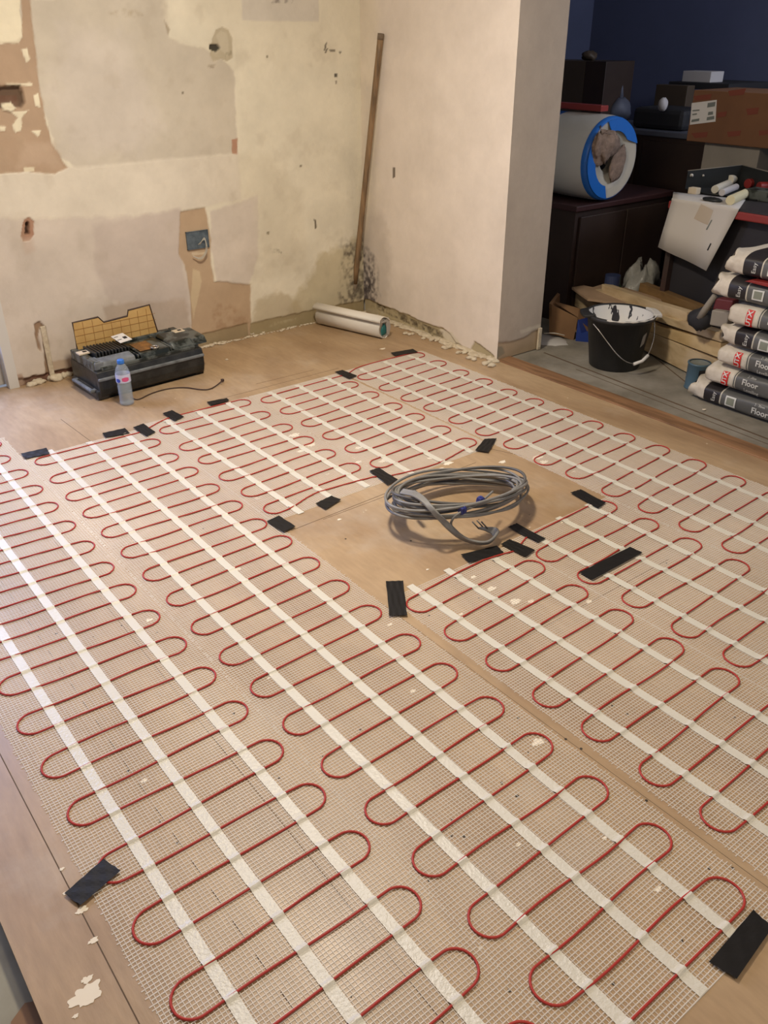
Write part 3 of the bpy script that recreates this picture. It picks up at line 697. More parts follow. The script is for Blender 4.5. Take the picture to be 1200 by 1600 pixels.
build_mat(4, 'short red cable heating mat in the middle, behind the grey cable coil',
   [(1.852, 1.842, 3.262, 2.185), (2.003, 1.999, 3.26, 2.195), (2.168, 2.149, 3.262, 2.195)], 0, 0, (1.750, 2.255, 2.19, 3.27),
   start=[F(545, 585), F(520, 592), F(480, 603)], end=[F(680, 727), F(640, 738), F(612, 744)])
build_mat(5, 'long red cable heating mat closest to the brown threshold',
   [(2.372, 2.392, 3.25, .85), (2.532, 2.515, 3.26, .85), (2.692, 2.702, 3.26, .85)], 0, 0, (2.275, 2.795, .85, 3.275), down=(2, 3),
   start=[F(545, 584), F(558, 575), F(590, 566)])
build_mat(6, 'red cable heating mat with a diagonal black tape across it, right of the grey coil',
   [(1.869, 1.880, 1.57, .45), (2.023, 2.051, 1.63, .45), (2.173, 2.177, 1.63, .45)], 0, 0, (1.775, 2.275, .45, 1.62), down=(3, 4),
   start=[F(808, 858), F(815, 850), F(822, 841), F(843, 830)])
build_mat(7, 'red cable heating mat at lower right beginning beside the upright black tape',
   [(1.358, 1.372, 1.625, .3), (1.504, 1.520, 1.623, .3), (1.664, 1.674, 1.575, .3)], 0, 0, (1.270, 1.772, .3, 1.605), down=(2, 3),
   start=[F(806, 862), F(785, 867), F(745, 880)])

# ------------------------------------------------------------------ black tapes
TAPES = [
 ([(33,711),(73,702),(78,711),(40,719)], 'black tape at the top left corner of the second mat from the left'),
 ([(160,679),(196,671),(203,679),(165,686)], 'black tape along the top right of the second mat, left of another tape'),
 ([(208,670),(224,664),(243,677),(229,684)], 'short black tape joining the second and third mats'),
 ([(254,648),(269,643),(288,653),(273,660)], 'black tape on the top left corner of the third mat'),
 ([(323,630),(355,624),(358,628),(330,636)], 'black tape on the top right of the third mat near the cord end'),
 ([(523,583),(535,580),(558,589),(546,594)], 'black tape joining the top of the two mats behind the roll'),
 ([(610,553),(645,547),(653,552),(618,558)], 'black tape farthest back, below the white roll'),
 ([(757,688),(776,687),(763,709),(742,706)], 'black tape at the right end of the middle mat, behind the coil'),
 ([(577,738),(592,733),(622,752),(606,760)], 'black tape touching the left edge of the grey cable coil'),
 ([(493,789),(518,777),(533,783),(509,798)], 'black tape at the lower end of the third mat, left of the coil'),
 ([(417,817),(436,808),(462,825),(443,834)], 'black tape at the lower left end of the third mat beside a board joint'),
 ([(891,772),(907,767),(946,788),(934,797)], 'black tape at the top of the mat right of the coil'),
 ([(793,826),(807,820),(852,844),(840,850)], 'black tape right of the coil, uppermost of the overlapping trio'),
 ([(782,853),(796,845),(836,862),(821,873)], 'black tape between two others just right of the coil end'),
 ([(720,869),(776,855),(787,866),(733,882)], 'long black tape directly in front of the coil'),
 ([(905,897),(984,857),(1003,866),(925,909)], 'longest black tape lying diagonally across the right-hand mat'),
 ([(603,911),(630,910),(636,964),(608,965)], 'upright black tape standing alone left of the lower right mat'),
 ([(102,1399),(163,1345),(189,1364),(127,1418)], 'creased black tape at the left edge of the leftmost mat'),
 ([(1107,1506),(1176,1425),(1206,1452),(1150,1533)], 'large black tape at the bottom right corner'),
]
for q, lb in TAPES:
    P = [F(x, y) for x, y in q]; P = [np.array([p[0], p[1]]) for p in P]
    n = 14; m_ = 6; v = []; f = []
    sd = rnd.randint(0, 99)
    for j in range(m_+1):
        for i in range(n+1):
            a = P[0]+(P[1]-P[0])*i/n; c = P[3]+(P[2]-P[3])*i/n; r = a+(c-a)*j/m_
            z = .0068+.0006*math.sin(i*1.3+sd)*math.sin(j*1.1+sd)
            e = min(i, n-i, j+1.5, m_-j+1.5)
            
            if i in (0, n): r = r+(P[1]-P[0])/np.linalg.norm(P[1]-P[0])*rnd.uniform(-.0012, .0012)
            v.append((r[0], r[1], z))
    for j in range(m_):
        for i in range(n): k = j*(n+1)+i; f.append((k, k+n+1, k+n+2, k+1))
    o = mobj('black_tape', v, f, M['btape'], None, False); sm = o.modifiers.new('thick', 'SOLIDIFY'); sm.thickness = .0004; sm.offset = 0
    tag(o, lb, 'tape', 'black tapes holding the mats')

# ------------------------------------------------------------------ coil of grey cable
A = F(606, 772, .085); B_ = F(822, 764, .085); Fp = F(735, 738, .05); Nr = F(700, 800, .12)
cc = (A+B_+Fp+Nr)/4
coil = thing('cable_coil', 'loose coil of grey electrical cable springing up off the floor', 'cable', (cc[0], cc[1], 0))
ex = (B_-A)/2; ey = (Fp-Nr)/2
R = random.Random(11)
def loop(k, sx, sy, dx, dy, dz, ph, n=72, wob=.02):
    out = []
    for i in range(n):
        a = 2*math.pi*i/n
        p = cc+ex*sx*math.cos(a)+ey*sy*math.sin(a)+np.array([dx, dy, dz])
        p = p+np.array([0, 0, 1.])*(wob*math.sin(2*a+ph))+ex*(.03*math.sin(3*a+ph*2))
        p[2] = max(p[2], .008); out.append(p)
    return out
b = MB(); b2 = MB()
for k in range(14):
    s = R.uniform(.86, 1.0)
    (b2 if k % 5 == 4 else b).tube(loop(k, s, s*R.uniform(.86, 1.02), R.uniform(-.012, .012), R.uniform(-.012, .012), R.uniform(-.026, .026), R.uniform(0, 6.28), wob=R.uniform(.004, .014)), R.uniform(.0042, .0054), 8, closed=True)
b.build('coil_loops', M['gcable'], coil, True, fixn=False); b2.build('coil_loops', M['gcable2'], coil, True, fixn=False)
# stiff bundle coming off the left of the coil down to the floor, ends curled up
b = MB()
for k in range(5):
    o_ = (k-2)*.006
    Q = [F(628, 768, .15), F(655, 773, .165), F(680, 800+k, .14+o_*.4), F(702, 824, .08), F(725, 842+k, .02+.003*k), F(758, 848+k, .012+.004*k), F(772, 842, .014+.005*k), F(775+k, 832-k, .02+.004*k), F(758-k*3, 824+k, .03)]
    Q = [q+np.array([o_*.9, o_*.5, 0]) for q in Q]
    b.tube(chaikin(Q, 2), .0046, 8)
b.build('cable_tail', M['gcable'], coil, True, fixn=False)
b = MB()
Q = [F(770, 768, .11), F(745, 790, .13), F(718, 800, .13), F(704, 814, .10), F(706, 826, .06), F(716, 838, .03)]
b.tube(chaikin(Q, 2), .0040, 8)
for k in range(3): 
    Q = [F(800, 750, .09), F(817, 748+k*6, .10), F(819-k, 756+k*5, .10), F(800, 765, .09)]; b.tube(chaikin(Q, 3), .0036, 8)
b.build('cable_tail', M['gcable'], coil, True, fixn=False)
b = MB()
for q in [(755, 824, .03), (762, 826, .035), (748, 826, .03)]:
    p = F(*q); b.tube([p, p+np.array([-.012, .02, .022])], .0024, 6)
b.build('wire_end', M['gcable2'], coil, True)
for (px, py, z) in [(750, 782, .125), (722, 797, .13)]:
    p = F(px, py, z); b = MB(); b.tube([p+np.array([0, .012*math.cos(t), .013*math.sin(t)])+ex*.02*math.sin(t) for t in np.linspace(0, 2*math.pi, 17)[:-1]], .0042, 6, closed=True)
    b.box(p[0]-.010, p[0]+.010, p[1]-.012, p[1]+.006, p[2]-.008, p[2]+.012)
    o = b.build('cable_tie', M['bluetie'], coil, bevel=.003); o['label'] = 'dark blue cable tie'
p = F(650, 777, .10); b = MB(); b.tube([p+np.array([.012*math.cos(t)*.6, .024*math.cos(t), .020*math.sin(t)]) for t in np.linspace(0, 2*math.pi, 17)[:-1]], .005, 6, closed=True); b.build('cable_tie', M['gcable2'], coil, True)

# ------------------------------------------------------------------ toolbox
pL = F(160, 628); pR = F(322, 585)
ang = math.atan2(pR[1]-pL[1], pR[0]-pL[0]); Lx = float(np.linalg.norm((pR-pL)[:2]))
tb = thing('toolbox', 'dusty black toolbox with its amber lid standing open by the wall', 'toolbox', (pL[0], pL[1], 0), ang)
Dp, Ht = .30, .155
def B(name, mt, fn, bev=.004, smooth=False):
    b = MB(); fn(b); return b.build(name, mt, tb, smooth, local=True, bevel=bev)
def body(b):
    prof = [(0.035, .0), (0.008, .022), (0.0, .055), (0.0, .10), (.012, .135), (.03, Ht-.02), (Dp-.02, Ht-.01), (Dp, .12), (Dp, 0), (.02, 0)]
    n = len(prof); xs_ = [0, Lx]
    P = [(-.0+0, y+.004, z) for y, z in prof]
    b.prism([(0, y, z) for y, z in prof], (Lx, 0, 0))
B('body', M['toolblack'], body, .008)
def tray(b):  # raised rim and bays
    for x0, x1 in ((0, .035), (Lx-.035, Lx)): b.box(x0, x1, .04, Dp-.02, Ht-.03, Ht+.022)
    b.box(.03, Lx-.03, Dp-.05, Dp-.01, Ht-.03, Ht+.018); b.box(.03, Lx-.03, .018, .034, Ht-.05, Ht-.006)
    b.box(.215, .225, .03, Dp-.04, Ht-.03, Ht+.012); b.box(.385, .397, .03, Dp-.04, Ht-.03, Ht+.014)
B('tray_rim', M['tooldark'], tray, .006)
def lidr(b):
    b.prism([(.40, .03, Ht-.01), (.40, .06, Ht+.022), (.40, .20, Ht+.03), (.40, .23, Ht-.01)], (.19, 0, 0))
B('lift_out_case', M['tooldark'], lidr, .010)
def ridges(b):
    for k in range(11): b.box(.045+k*.016, .055+k*.016, .10, .235, Ht-.02, Ht+.040-k*.0006)
B('ridged_cassette', M['toolblack'], ridges, .003)
o = B('grey_case', M['toolgrey'], lambda b: (b.prism([(.03, .02, Ht-.03), (.03, .035, Ht+.012), (.03, .095, Ht+.020), (.03, .105, Ht-.03)], (.175, 0, 0)), b.box(.006, .05, .03, .12, Ht-.02, Ht+.018)), .006); o['label'] = 'dusty grey front compartment'
o = B('clear_case', M['tooldark'], lambda b: b.prism([(.228, .02, Ht-.02), (.228, .03, Ht+.014), (.228, .19, Ht+.022), (.228, .20, Ht-.02)], (.15, 0, 0)), .004)
B('amber_window', M['amberglass'], lambda b: b.prism([(.24, .05, Ht+.0165), (.24, .16, Ht+.0215), (.325, .16, Ht+.0215), (.325, .05, Ht+.0165)], (0, 0, .002)), 0)
b = MB(); b.tube([(.315+.017*math.cos(t), .05+.017*math.sin(t), Ht+.022) for t in np.linspace(0, 2*math.pi, 25)[:-1]], .0042, 8, closed=True); b.build('silver_ring', M['metal'], tb, True, local=True)
def slots(b):
    for k in range(5): b.box(.012+k*.0, .034, .035+k*.014, .041+k*.014, Ht+.018, Ht+.023)
B('vent_rib', M['toolgrey'], slots, .001)
o = B('front_rail', M['toolgrey'], lambda b: b.box(.0, Lx, -.006, .012, .094, .108), .004)
B('base_foot', M['toolblack'], lambda b: b.box(-.012, .05, .012, Dp, .0, .05), .014); B('base_foot', M['toolblack'], lambda b: b.box(Lx-.05, Lx+.008, .02, Dp, .0, .06), .014)
def handle_side(b): b.box(-.028, -.012, .05, .24, .035, .05); b.box(-.03, .0, .04, .06, .035, .05); b.box(-.03, .0, .23, .25, .035, .05)
B('side_handle', M['toolgrey'], handle_side, .005)
# latches
for xx in (-.004, Lx-.055):
    la = B('latch', M['cream'], lambda b: b.box(xx, xx+.055, .16, .205, Ht+.022, Ht+.030), .002); la['label'] = 'cream latch plate'
    b = MB(); b.box(xx+.025, xx+.042, .174, .190, Ht+.0301, Ht+.032); b.build('latch_slot', M['ink'], la, local=True)
# amber lid with stepped top, standing vertically at the back
def lid_pts(s=0):
    prof = [(.03, 0), (.03, .135), (.155, .137), (.178, .108), (.30, .114), (.308, .140), (.42, .146), (.445, 0)]
    return prof
yl = Dp-.035
cx = .24; cz = .07
def scaled(d): 
    out = []
    for x, z in lid_pts(): out.append((x+(d if x < cx else -d), yl+.0, Ht+.012+(z-d if z > .05 else z)))
    return out
lidf = MB(); P0 = lid_pts(); 
lidf.tube([(x, yl, Ht+.012+z) for x, z in P0], .0042, 6)
lidf.build('lid_edge', M['cord'], tb, local=True)
b = MB(); b.prism([(x, yl-.002, Ht+.012+z) for x, z in P0], (0, .004, 0)); lo = b.build('lid', M['amber'], tb, local=True); lo['label'] = 'amber translucent lid with a stepped top'
b = MB()
for k in range(1, 9): 
    x = .03+k*.046; h = .13 if x < .15 or x > .32 else .104
    b.box(x-.0008, x+.0008, yl-.0035, yl-.002, Ht+.014, Ht+.012+h)
for z in (.035, .07, .1): b.box(.032, .442, yl-.0035, yl-.002, Ht+.012+z-.0008, Ht+.012+z+.0008)
b.build('lid_grid', mat('lid_rib', (150, 108, 56), .5), lo, local=True)
# spec card on the cassette
b = MB(); b.prism([(.19, .14, Ht+.045), (.255, .15, Ht+.047), (.245, .225, Ht+.062), (.18, .215, Ht+.060)], (0, 0, .002)); cardo = b.build('label_card', M['whitelab'], tb, local=True)
cardo['label'] = 'small white card with black print'
b = MB(); b.prism([(.225, .168, Ht+.0522), (.243, .171, Ht+.0527), (.241, .190, Ht+.0565), (.223, .187, Ht+.056)], (0, 0, .0016)); b.prism([(.19, .165, Ht+.0512), (.212, .168, Ht+.0518), (.211, .172, Ht+.0526), (.189, .169, Ht+.052)], (0, 0, .0016)); b.prism([(.187, .195, Ht+.057), (.209, .198, Ht+.0576), (.208, .202, Ht+.0584), (.186, .199, Ht+.0578)], (0, 0, .0016))
b.build('card_print', M['ink'], cardo, local=True)

# ------------------------------------------------------------------ water bottle
p = F(203, 634)
bt = thing('water_bottle', 'small clear plastic water bottle with a blue cap in front of the toolbox', 'bottle', (p[0], p[1]+.028, 0))
prof = [(.0, .004), (.022, .001), (.030, .004), (.032, .012)]
for k in range(9): z = .018+k*.009; prof += [(.0315, z), (.0295, z+.0045)]
prof += [(.0315, .102), (.0320, .108), (.0320, .148), (.031, .156), (.026, .172), (.017, .186), (.0130, .192), (.0130, .198)]
b = MB(); b.lathe(prof, n=32); b.build('bottle_body', M['pet'], bt, True, local=True)
b = MB(); wp_ = [(0, .0055)]+[(r-.0015, z+.0008) for r, z in prof if .003 < z < .112 and r > .01]+[(.0, .112)]; b.lathe(wp_, n=32); b.build('water', M['water'], bt, True, local=True)
b = MB(); b.lathe([(.0325, .110), (.0325, .147)], n=32); lab = b.build('bottle_label', M['bottlelab'], bt, True, local=True)
b = MB(); b.lathe([(.0, .191), (.0150, .191), (.0156, .194), (.0156, .207), (.0140, .2095), (0, .2095)], n=32); b.build('bottle_cap', M['bluecap'], bt, True, local=True)
def arcpatch(b, a0, a1, z0, z1, r=.0332, n=8):
    v = []; f = []
    for i in range(n+1):
        a = a0+(a1-a0)*i/n; v += [(r*math.cos(a), r*math.sin(a), z0+.004*math.sin(math.pi*i/n)*-1), (r*math.cos(a), r*math.sin(a), z1+.004*math.sin(math.pi*i/n))]
        if i: f.append((2*i-2, 2*i, 2*i+1, 2*i-1))
    b.add(v, f)
a0 = -math.pi/2-.35
b = MB(); arcpatch(b, a0-.2, a0+.75, .120, .132); o = b.build('label_print', M['pinklab'], lab, local=True)
b = MB(); arcpatch(b, a0-1.1, a0-.45, .116, .126); b.build('label_print', M['bluelab'], lab, local=True)

# thin cord on the floor beside the toolbox
b = MB(); Q = [F(205, 622), F(215, 627), F(235, 616), F(262, 608), F(290, 606), F(312, 610), F(327, 610), (F(338, 604)), F(348, 598)]
Q = [np.array([q[0], q[1], .0035]) for q in Q]; Q[-1][2] = .012
b.tube(chaikin(Q, 2), .0028, 6); e = Q[-1]; b.box(e[0]-.006, e[0]+.006, e[1]-.006, e[1]+.006, e[2]-.005, e[2]+.006)
tag(b.build('cord', M['cord'], None, True), 'thin dark cord trailing along the floor right of the bottle', 'cord')

# ------------------------------------------------------------------ pole in the corner
top = onX(595, 54, XR-.024); bot = np.array([2.925, 3.965, .012])
q = onX(549, 481, 2.93); bot = F(549.5, 487)
pol = thing('wooden_pole', 'long brown wooden pole leaning in the corner', 'pole', tuple(bot))
d = top-bot
b = MB(); b.tube([bot+d*t for t in np.linspace(.11, 1, 12)], [.0155]*12, 14); b.build('shaft', M['pole'], pol, True)
b = MB(); b.tube([bot+d*t for t in (0.0, .03, .06, .09, .12)], [.008, .010, .012, .0165, .0165], 12); o = b.build('tip', M['poledark'], pol, True); o['label'] = 'narrow dirty tip caked in plaster'
b = MB(); b.tube([bot+d*t for t in (.985, 1.003)], .0162, 14); b.build('end_cap', M['poledark'], pol, True)

# ------------------------------------------------------------------ white roll on the floor in front of the pole
e0 = F(493, 509); e1 = F(592, 532); rr = .052
d = (e1-e0)[:2]; Ln = float(np.linalg.norm(d)); ang = math.atan2(d[1], d[0])
rl = thing('sheet_roll', 'white roll of sheet with a loose flap lying below the wooden pole', 'roll', (e0[0], e0[1], 0), ang)
b = MB(); v = []; f = []; n = 44
prof = []
for k in range(n):
    a = -math.pi*.5-2*math.pi*1.0*k/(n-1); r_ = rr*(1-.10*(1-k/(n-1)))
    prof.append((math.cos(a)*r_+.052, math.sin(a)*r_+.052))
for s in (0, Ln): v += [(s, y, z) for y, z in prof]
for k in range(n-1): f.append((k, k+1, n+k+1, n+k))
b.add(v, f); o = b.build('roll', M['rollwhite'], rl, True, local=True, fixn=False); sm = o.modifiers.new('t', 'SOLIDIFY'); sm.thickness = .004
b = MB(); b.lathe([(0, 0), (.047, 0), (.047, .002)], n=24); o = b.build('core_face', M['rollwhite'], rl, True, local=True); o.rotation_euler = (0, -math.pi/2, 0); o.location = (.004, .052, .052)
b = MB(); b.blob((0, 0, 0), (.004, .024, .032), 4, .18, 8); o = b.build('core_end', M['teal'], rl, True, local=True); o.location = (Ln-.002, .048, .048); o['label'] = 'teal inner end of the roll'
b = MB(); b.lathe([(0, 0), (.046, 0), (.046, .002)], n=24); o = b.build('core_face', M['rollwhite'], rl, True, local=True); o.rotation_euler = (0, math.pi/2, 0); o.location = (Ln-.006, .052, .052)
b = MB(); v = []; f = []
fp = [(.085, .098), (.060, .118), (.030, .128), (.004, .122), (-.010, .108), (-.006, .098)]
fp = [tuple(q) for q in chaikin(fp, 2)]
for s in (-.01, Ln+.012): v += [(s, y, z) for y, z in fp]
for k in range(len(fp)-1): f.append((k, k+1, len(fp)+k+1, len(fp)+k))
b.add(v, f); o = b.build('loose_flap', M['rollwhite'], rl, True, local=True); sm = o.modifiers.new('t', 'SOLIDIFY'); sm.thickness = .005
b = MB(); b.prism([(Ln+.004, .005, .095), (Ln+.004, .08, .110), (Ln+.004, .098, .06), (Ln+.004, .085, .012), (Ln+.004, .066, .02), (Ln+.004, .06, .09)], (.004, 0, 0)); b.build('folded_end', M['grey_paint'], rl, local=True)

# ------------------------------------------------------------------ bucket
bc = F(968, 582, -.004); fwd = _f0[:2]; bx, by = bc[0]+fwd[0]*.12, bc[1]+fwd[1]*.12
bk = thing('bucket', 'black builders bucket with white paint spilled over its inside', 'bucket', (bx, by, -.004))
b = MB(); b.lathe([(0, .0), (.120, .0), (.124, .004), (.158, .245), (.170, .247), (.172, .262), (.166, .268), (.160, .268), (.156, .262)], n=48)
b.build('bucket_body', M['bucket'], bk, True, local=True)
b = MB(); b.lathe([(.0, .010), (.115, .010), (.1565, .262)], n=48); b.build('inner_wall', M['bucketin'], bk, True, local=True)
rr_ = np.array([_r0[0], _r0[1]]); ff = np.array([_f0[0], _f0[1]])
def loc(r, f_, z): q = rr_*r+ff*f_; return (q[0], q[1], z)
for s in (-1, 1):
    b = MB(); P = [loc(s*.155*math.cos(a)+0*s, -.155*math.sin(a), .262) for a in np.linspace(-.45, .45, 9)]+[loc(s*.195*math.cos(a*.6), -.165*math.sin(a*.8), .255) for a in np.linspace(.45, -.45, 9)]
    b.prism(P, (0, 0, .014)); b.build('rim_lug', M['bucket'] if s < 0 else M['white_paint'], bk, local=True, bevel=.003)
b = MB(); b.tube([loc(.169*math.cos(a), .169*math.sin(a), .2665) for a in np.linspace(-2.2, .45, 30)], [.0035+.002*math.sin(i*1.7) for i in range(30)], 6); o = b.build('paint_on_rim', M['white_paint'], bk, True, local=True)
Q = [loc(-.150, -.085, .235), loc(-.125, -.125, .21), loc(-.08, -.165, .155), loc(-.03, -.19, .10), loc(.03, -.185, .065), loc(.085, -.165, .07), loc(.13, -.13, .10), loc(.165, -.06, .17), loc(.168, -.0, .235)]
b = MB(); b.tube(chaikin(Q, 2), .0024, 6); b.build('handle', M['metal'], bk, True, local=True)
b = MB(); b.tube([loc(.045, -.181, .064), loc(.09, -.162, .073), loc(.122, -.138, .094)], .008, 10); b.build('handle_grip', M['whitelab'], bk, True, local=True)
b = MB(); v = []; f = []
for i, a in enumerate(np.linspace(-.95, -.62, 6)):
    for z in (.125, .185): r_ = .124+(.158-.124)*z/.245+.0015; v.append(loc(r_*math.cos(a), r_*math.sin(a), z+i*.004))
    if i: f.append((2*i-2, 2*i, 2*i+1, 2*i-1))
b.add(v, f); o = b.build('sticker', M['greybox'], bk, local=True)

# ------------------------------------------------------------------ timber, boards and carton behind the bucket
Lp = F(1065, 579); Ld = (.27, .963)
pln = lambda x, y, o=0: onL(x, y, (Lp[0]+o, Lp[1]), Ld)
away = np.array([.95, -.26, 0])
def plank(q, label, mt, th=.05, off=0, up=0):
    b = MB(); P = [pln(x, y, off) for x, y in q]
    for p_ in P: p_[2] = max(p_[2], -.004)
    b.prism(P, away*th+np.array([0, 0, up])); o = b.build('timber_plank', mt, bevel=.002); tag(o, label, 'timber', 'timber pile behind the bucket'); return o
plank([(930,483),(1119,562),(1123,585),(1073,582),(930,508)], 'lowest pale timber, on the floor behind the bucket', M['pine'], .055)
plank([(930,467),(1020,508),(1126,536),(1125,560),(930,486)], 'broad yellow timber second from the floor, right of the bucket', M['pine2'], .055)
plank([(930,452),(1027,491),(1125,520),(1127,535),(930,470)], 'narrow timber third up in the pile behind the bucket', M['pine'], .055)
plank([(940,444),(1020,472),(1074,488),(1072,502),(1028,491),(940,462)], 'short timber whose cut end shows, topmost in the pile', M['pine'], .05, .02)
plank([(1000,442),(1101,482),(1089,496),(997,457)], 'darker brown board lying behind the pale timber', M['brownwood'], .05, .22)
plank([(861,438),(932,476),(924,492),(856,456)], 'pale plank pointing up at the left of the bucket', M['pine'], .025, -.05)
b = MB(); P = [F(893,452,.20), F(912,449,.20), F(926,452,.20), F(945,446,.20), F(975,452,.20), F(1032,470,.20), F(1036,482,.20), F(1000,478,.20), F(948,474,.20), F(918,470,.20)]
b.prism(P, (0, 0, .012)); tag(b.build('plywood_offcut', M['plysheet']), 'wide thin plywood offcut lying on the timber behind the bucket', 'board')
# open cardboard carton and blue box left of bucket
g0 = F(895, 531, -.004)
pc = lambda x, y, o=0: onL(x, y, (g0[0]+o, g0[1]), (.55, -.83))
ca = thing('carton', 'open brown cardboard carton left of the bucket', 'box', tuple(F(880, 530, -.004)))
b = MB(); b.prism([pc(858,474), pc(903,497), pc(896,532), pc(872,524), pc(858,522)], np.array([.004, .003, 0])); b.prism([pc(858,474,.0), pc(862,476), pc(862,522), pc(858,520)], (.20, .12, 0)); b.prism([pc(858,474,.2), pc(905,490,.2), pc(903,528,.2), pc(860,520,.2)], (.004, .003, 0)); b.build('carton_wall', M['carton'], ca)
b = MB(); b.prism([pc(862,470,.12), pc(905,482,.12), pc(926,492,.05), pc(924,520,.03), pc(908,520,.03), pc(903,496,.0)], (.004, .004, 0)); b.build('flap', M['carton'], ca)
b = MB(); b.prism([pc(903,500,-.02), pc(908,520,-.02), pc(926,518,-.02), pc(925,548,-.02), pc(897,550,-.02)], (.09, .0, 0)); tag(b.build('blue_box', M['bluebox']), 'blue box between the carton and the bucket', 'box')
b = MB(); P = [np.array([*F(856, 546, -.004)[:2], .0]), np.array([*F(870, 549, -.004)[:2], .0])]
Q = [F(850, 521, .04), F(866, 520, .05), F(882, 524, .03)]; b.tube(chaikin(Q, 2), .0025, 6); tag(b.build('white_flex', M['bagline'], None, True), 'thin white flex behind the pier end', 'cord')
# pale plaster dust heap
b = MB(); p = F(868, 541, -.004); b.blob((p[0]+.05, p[1]+.1, -.01), (.10, .12, .018), 3, .15, 9); tag(b.build('dust_heap', M['grey_paint'], None, True), 'heap of pale dust at the foot of the carton', 'dust', kind='stuff')

# ------------------------------------------------------------------ sacks
XS = 3.335
def GX(px, py, X=XS): return onX(px, py, X)
def add_text(body, size, place, mt, parent, name='printed_text', bold=0):
    """text as a thin mesh, its vertices laid on a surface by place(u, v)"""
    cu = bpy.data.curves.new('t', 'FONT'); cu.body = body; cu.size = size; cu.align_x = 'CENTER'; cu.align_y = 'CENTER'; cu.offset = bold; cu.resolution_u = 2
    to = bpy.data.objects.new('t', cu); COL.objects.link(to)
    dg = bpy.context.evaluated_depsgraph_get(); me = bpy.data.meshes.new_from_object(to.evaluated_get(dg))
    for v in me.vertices: v.co = Vector(place(v.co.x, v.co.y))
    bpy.data.objects.remove(to); me.materials.clear(); me.materials.append(mt); me.name = name
    o = bpy.data.objects.new(name, me); COL.objects.link(o); return adopt(o, parent, False)
def sack(label, ye, z0, z1, kind, seed, x0=XS, wd=.34, ln=.62, grp=None):
    R = random.Random(seed); hh = (z1-z0)*.985; zc = (z0+z1)/2; xc = x0+wd/2
    root = thing('cement_sack', label, 'sack', (xc, ye-ln/2, z0), group='stacked sacks')
    nl, nc = 62, 40
    def surf(s, t, off=0.0):
        """s = distance from the visible end, t = angle round"""
        e = min(s, ln-s); k = min(1.0, max(e, 0)/(.060 if kind == 'A' else .025)); k = k*k*(3-2*k) if kind != 'A' else min(1, .35+.65*k)
        hz = hh/2*(.84+.16*k) if kind != 'A' else hh/2*(.80+.20*k)
        hx = wd/2*(1.0 if kind != 'A' else (.86+.14*k))
        c, s_ = math.cos(t), math.sin(t); n_ = .52
        X = hx*math.copysign(abs(c)**n_, c); Z = hz*math.copysign(abs(s_)**n_, s_)
        cr = (1-k)*(.010 if kind == 'A' else .004)
        X += cr*math.sin(7*t+s*90+seed)+.0016*math.sin(5*t+s*25+seed*2); Z += cr*.8*math.cos(6*t-s*110+seed)+.0022*math.sin(3*t+s*18+seed)
        # normal approx (radial)
        X += off*c; Z += off*s_
        return (xc+X, ye-s+(.012*math.sin(4*t+seed) if (kind == 'A' and s < .02) else 0), zc+Z+ .0)
    v = []; f = []; mi = []
    if kind == 'A': zones = [(.075, 0), (.155, 2), (.161, 3), (9, 1)]
    else: zones = [(.130, 0), (.137, 3), (.143, 1), (.147, 3), (9, 1)]
    ss = sorted(set([round(x, 4) for x in list(np.linspace(0, ln, nl))+[zz for zz, _ in zones if zz < ln]]))
    for s in ss:
        for k in range(nc): v.append(surf(s, 2*math.pi*k/nc))
    for i in range(len(ss)-1):
        mid = (ss[i]+ss[i+1])/2; mm = next(m for zz, m in zones if mid < zz)
        for k in range(nc): l = (k+1) % nc; f.append((i*nc+k, i*nc+l, (i+1)*nc+l, (i+1)*nc+k)); mi.append(mm)
    f.append(tuple(range(nc))); mi.append(0); f.append(tuple(range((len(ss)-1)*nc, len(ss)*nc))[::-1]); mi.append(0)
    mobj('sack_body', v, f, [M['bagwhite'], M['baggrey'], M['bagblack'], M['bagline']], root, True, mi=mi)
    def side(s, z):    # point on the near (-x) side at height offset z from centre
        zz = max(-.98, min(.98, z/(hh/2))); t = math.pi-math.copysign(math.asin(min(1, abs(zz)**(1/.52))), zz)
        q = surf(s, t, .0022); return q
    def patch(name, s0, s1, z0_, z1_, mt, off=0):
        v = []; f = []; n = 5
        for i in range(n+1):
            for j in range(n+1):
                q = side(s0+(s1-s0)*i/n, z0_+(z1_-z0_)*j/n); v.append((q[0]-off, q[1], q[2]))
        for i in range(n):
            for j in range(n): k = i*(n+1)+j; f.append((k, k+1, k+n+2, k+n+1))
        return mobj(name, v, f, mt, root, True)
    T = lambda s, z, rot=False: (lambda u, w: side(s+(u if not rot else w), z+(w if not rot else -u)))
    Tv = lambda s, z: (lambda u, w: side(s-w, z+u))
    if kind == 'A':
        add_text('Easy', .026, Tv(.125, 0), M['bagtext'], root)
        patch('barcode_panel', .185, .235, -.022, .022, M['bagtext']); patch('barcode', .192, .228, -.016, .016, M['barcode'], .001)
        if seed < 2: add_text('Floor', .036, T(.35, -.004), M['bagtext'], root, bold=.0006); add_text('2 - 30mm', .012, T(.345, .022), M['bagtext'], root)
    else:
        patch('logo_block', .080, .112, -.032, .032, M['red']); add_text('UTX', .030, lambda u, w: (lambda q: (q[0]-.0012, q[1], q[2]))(side(.096-w, u)), M['bagtext'], root, 'logo_text', .0008)
        add_text('Floor', .034, T(.215, .008), M['bagtext'], root, bold=.0006); add_text('Levelling', .020, T(.225, -.022), M['bagtext'], root)
        add_text('2 - 30mm', .010, T(.215, .032), M['bagtext'], root)
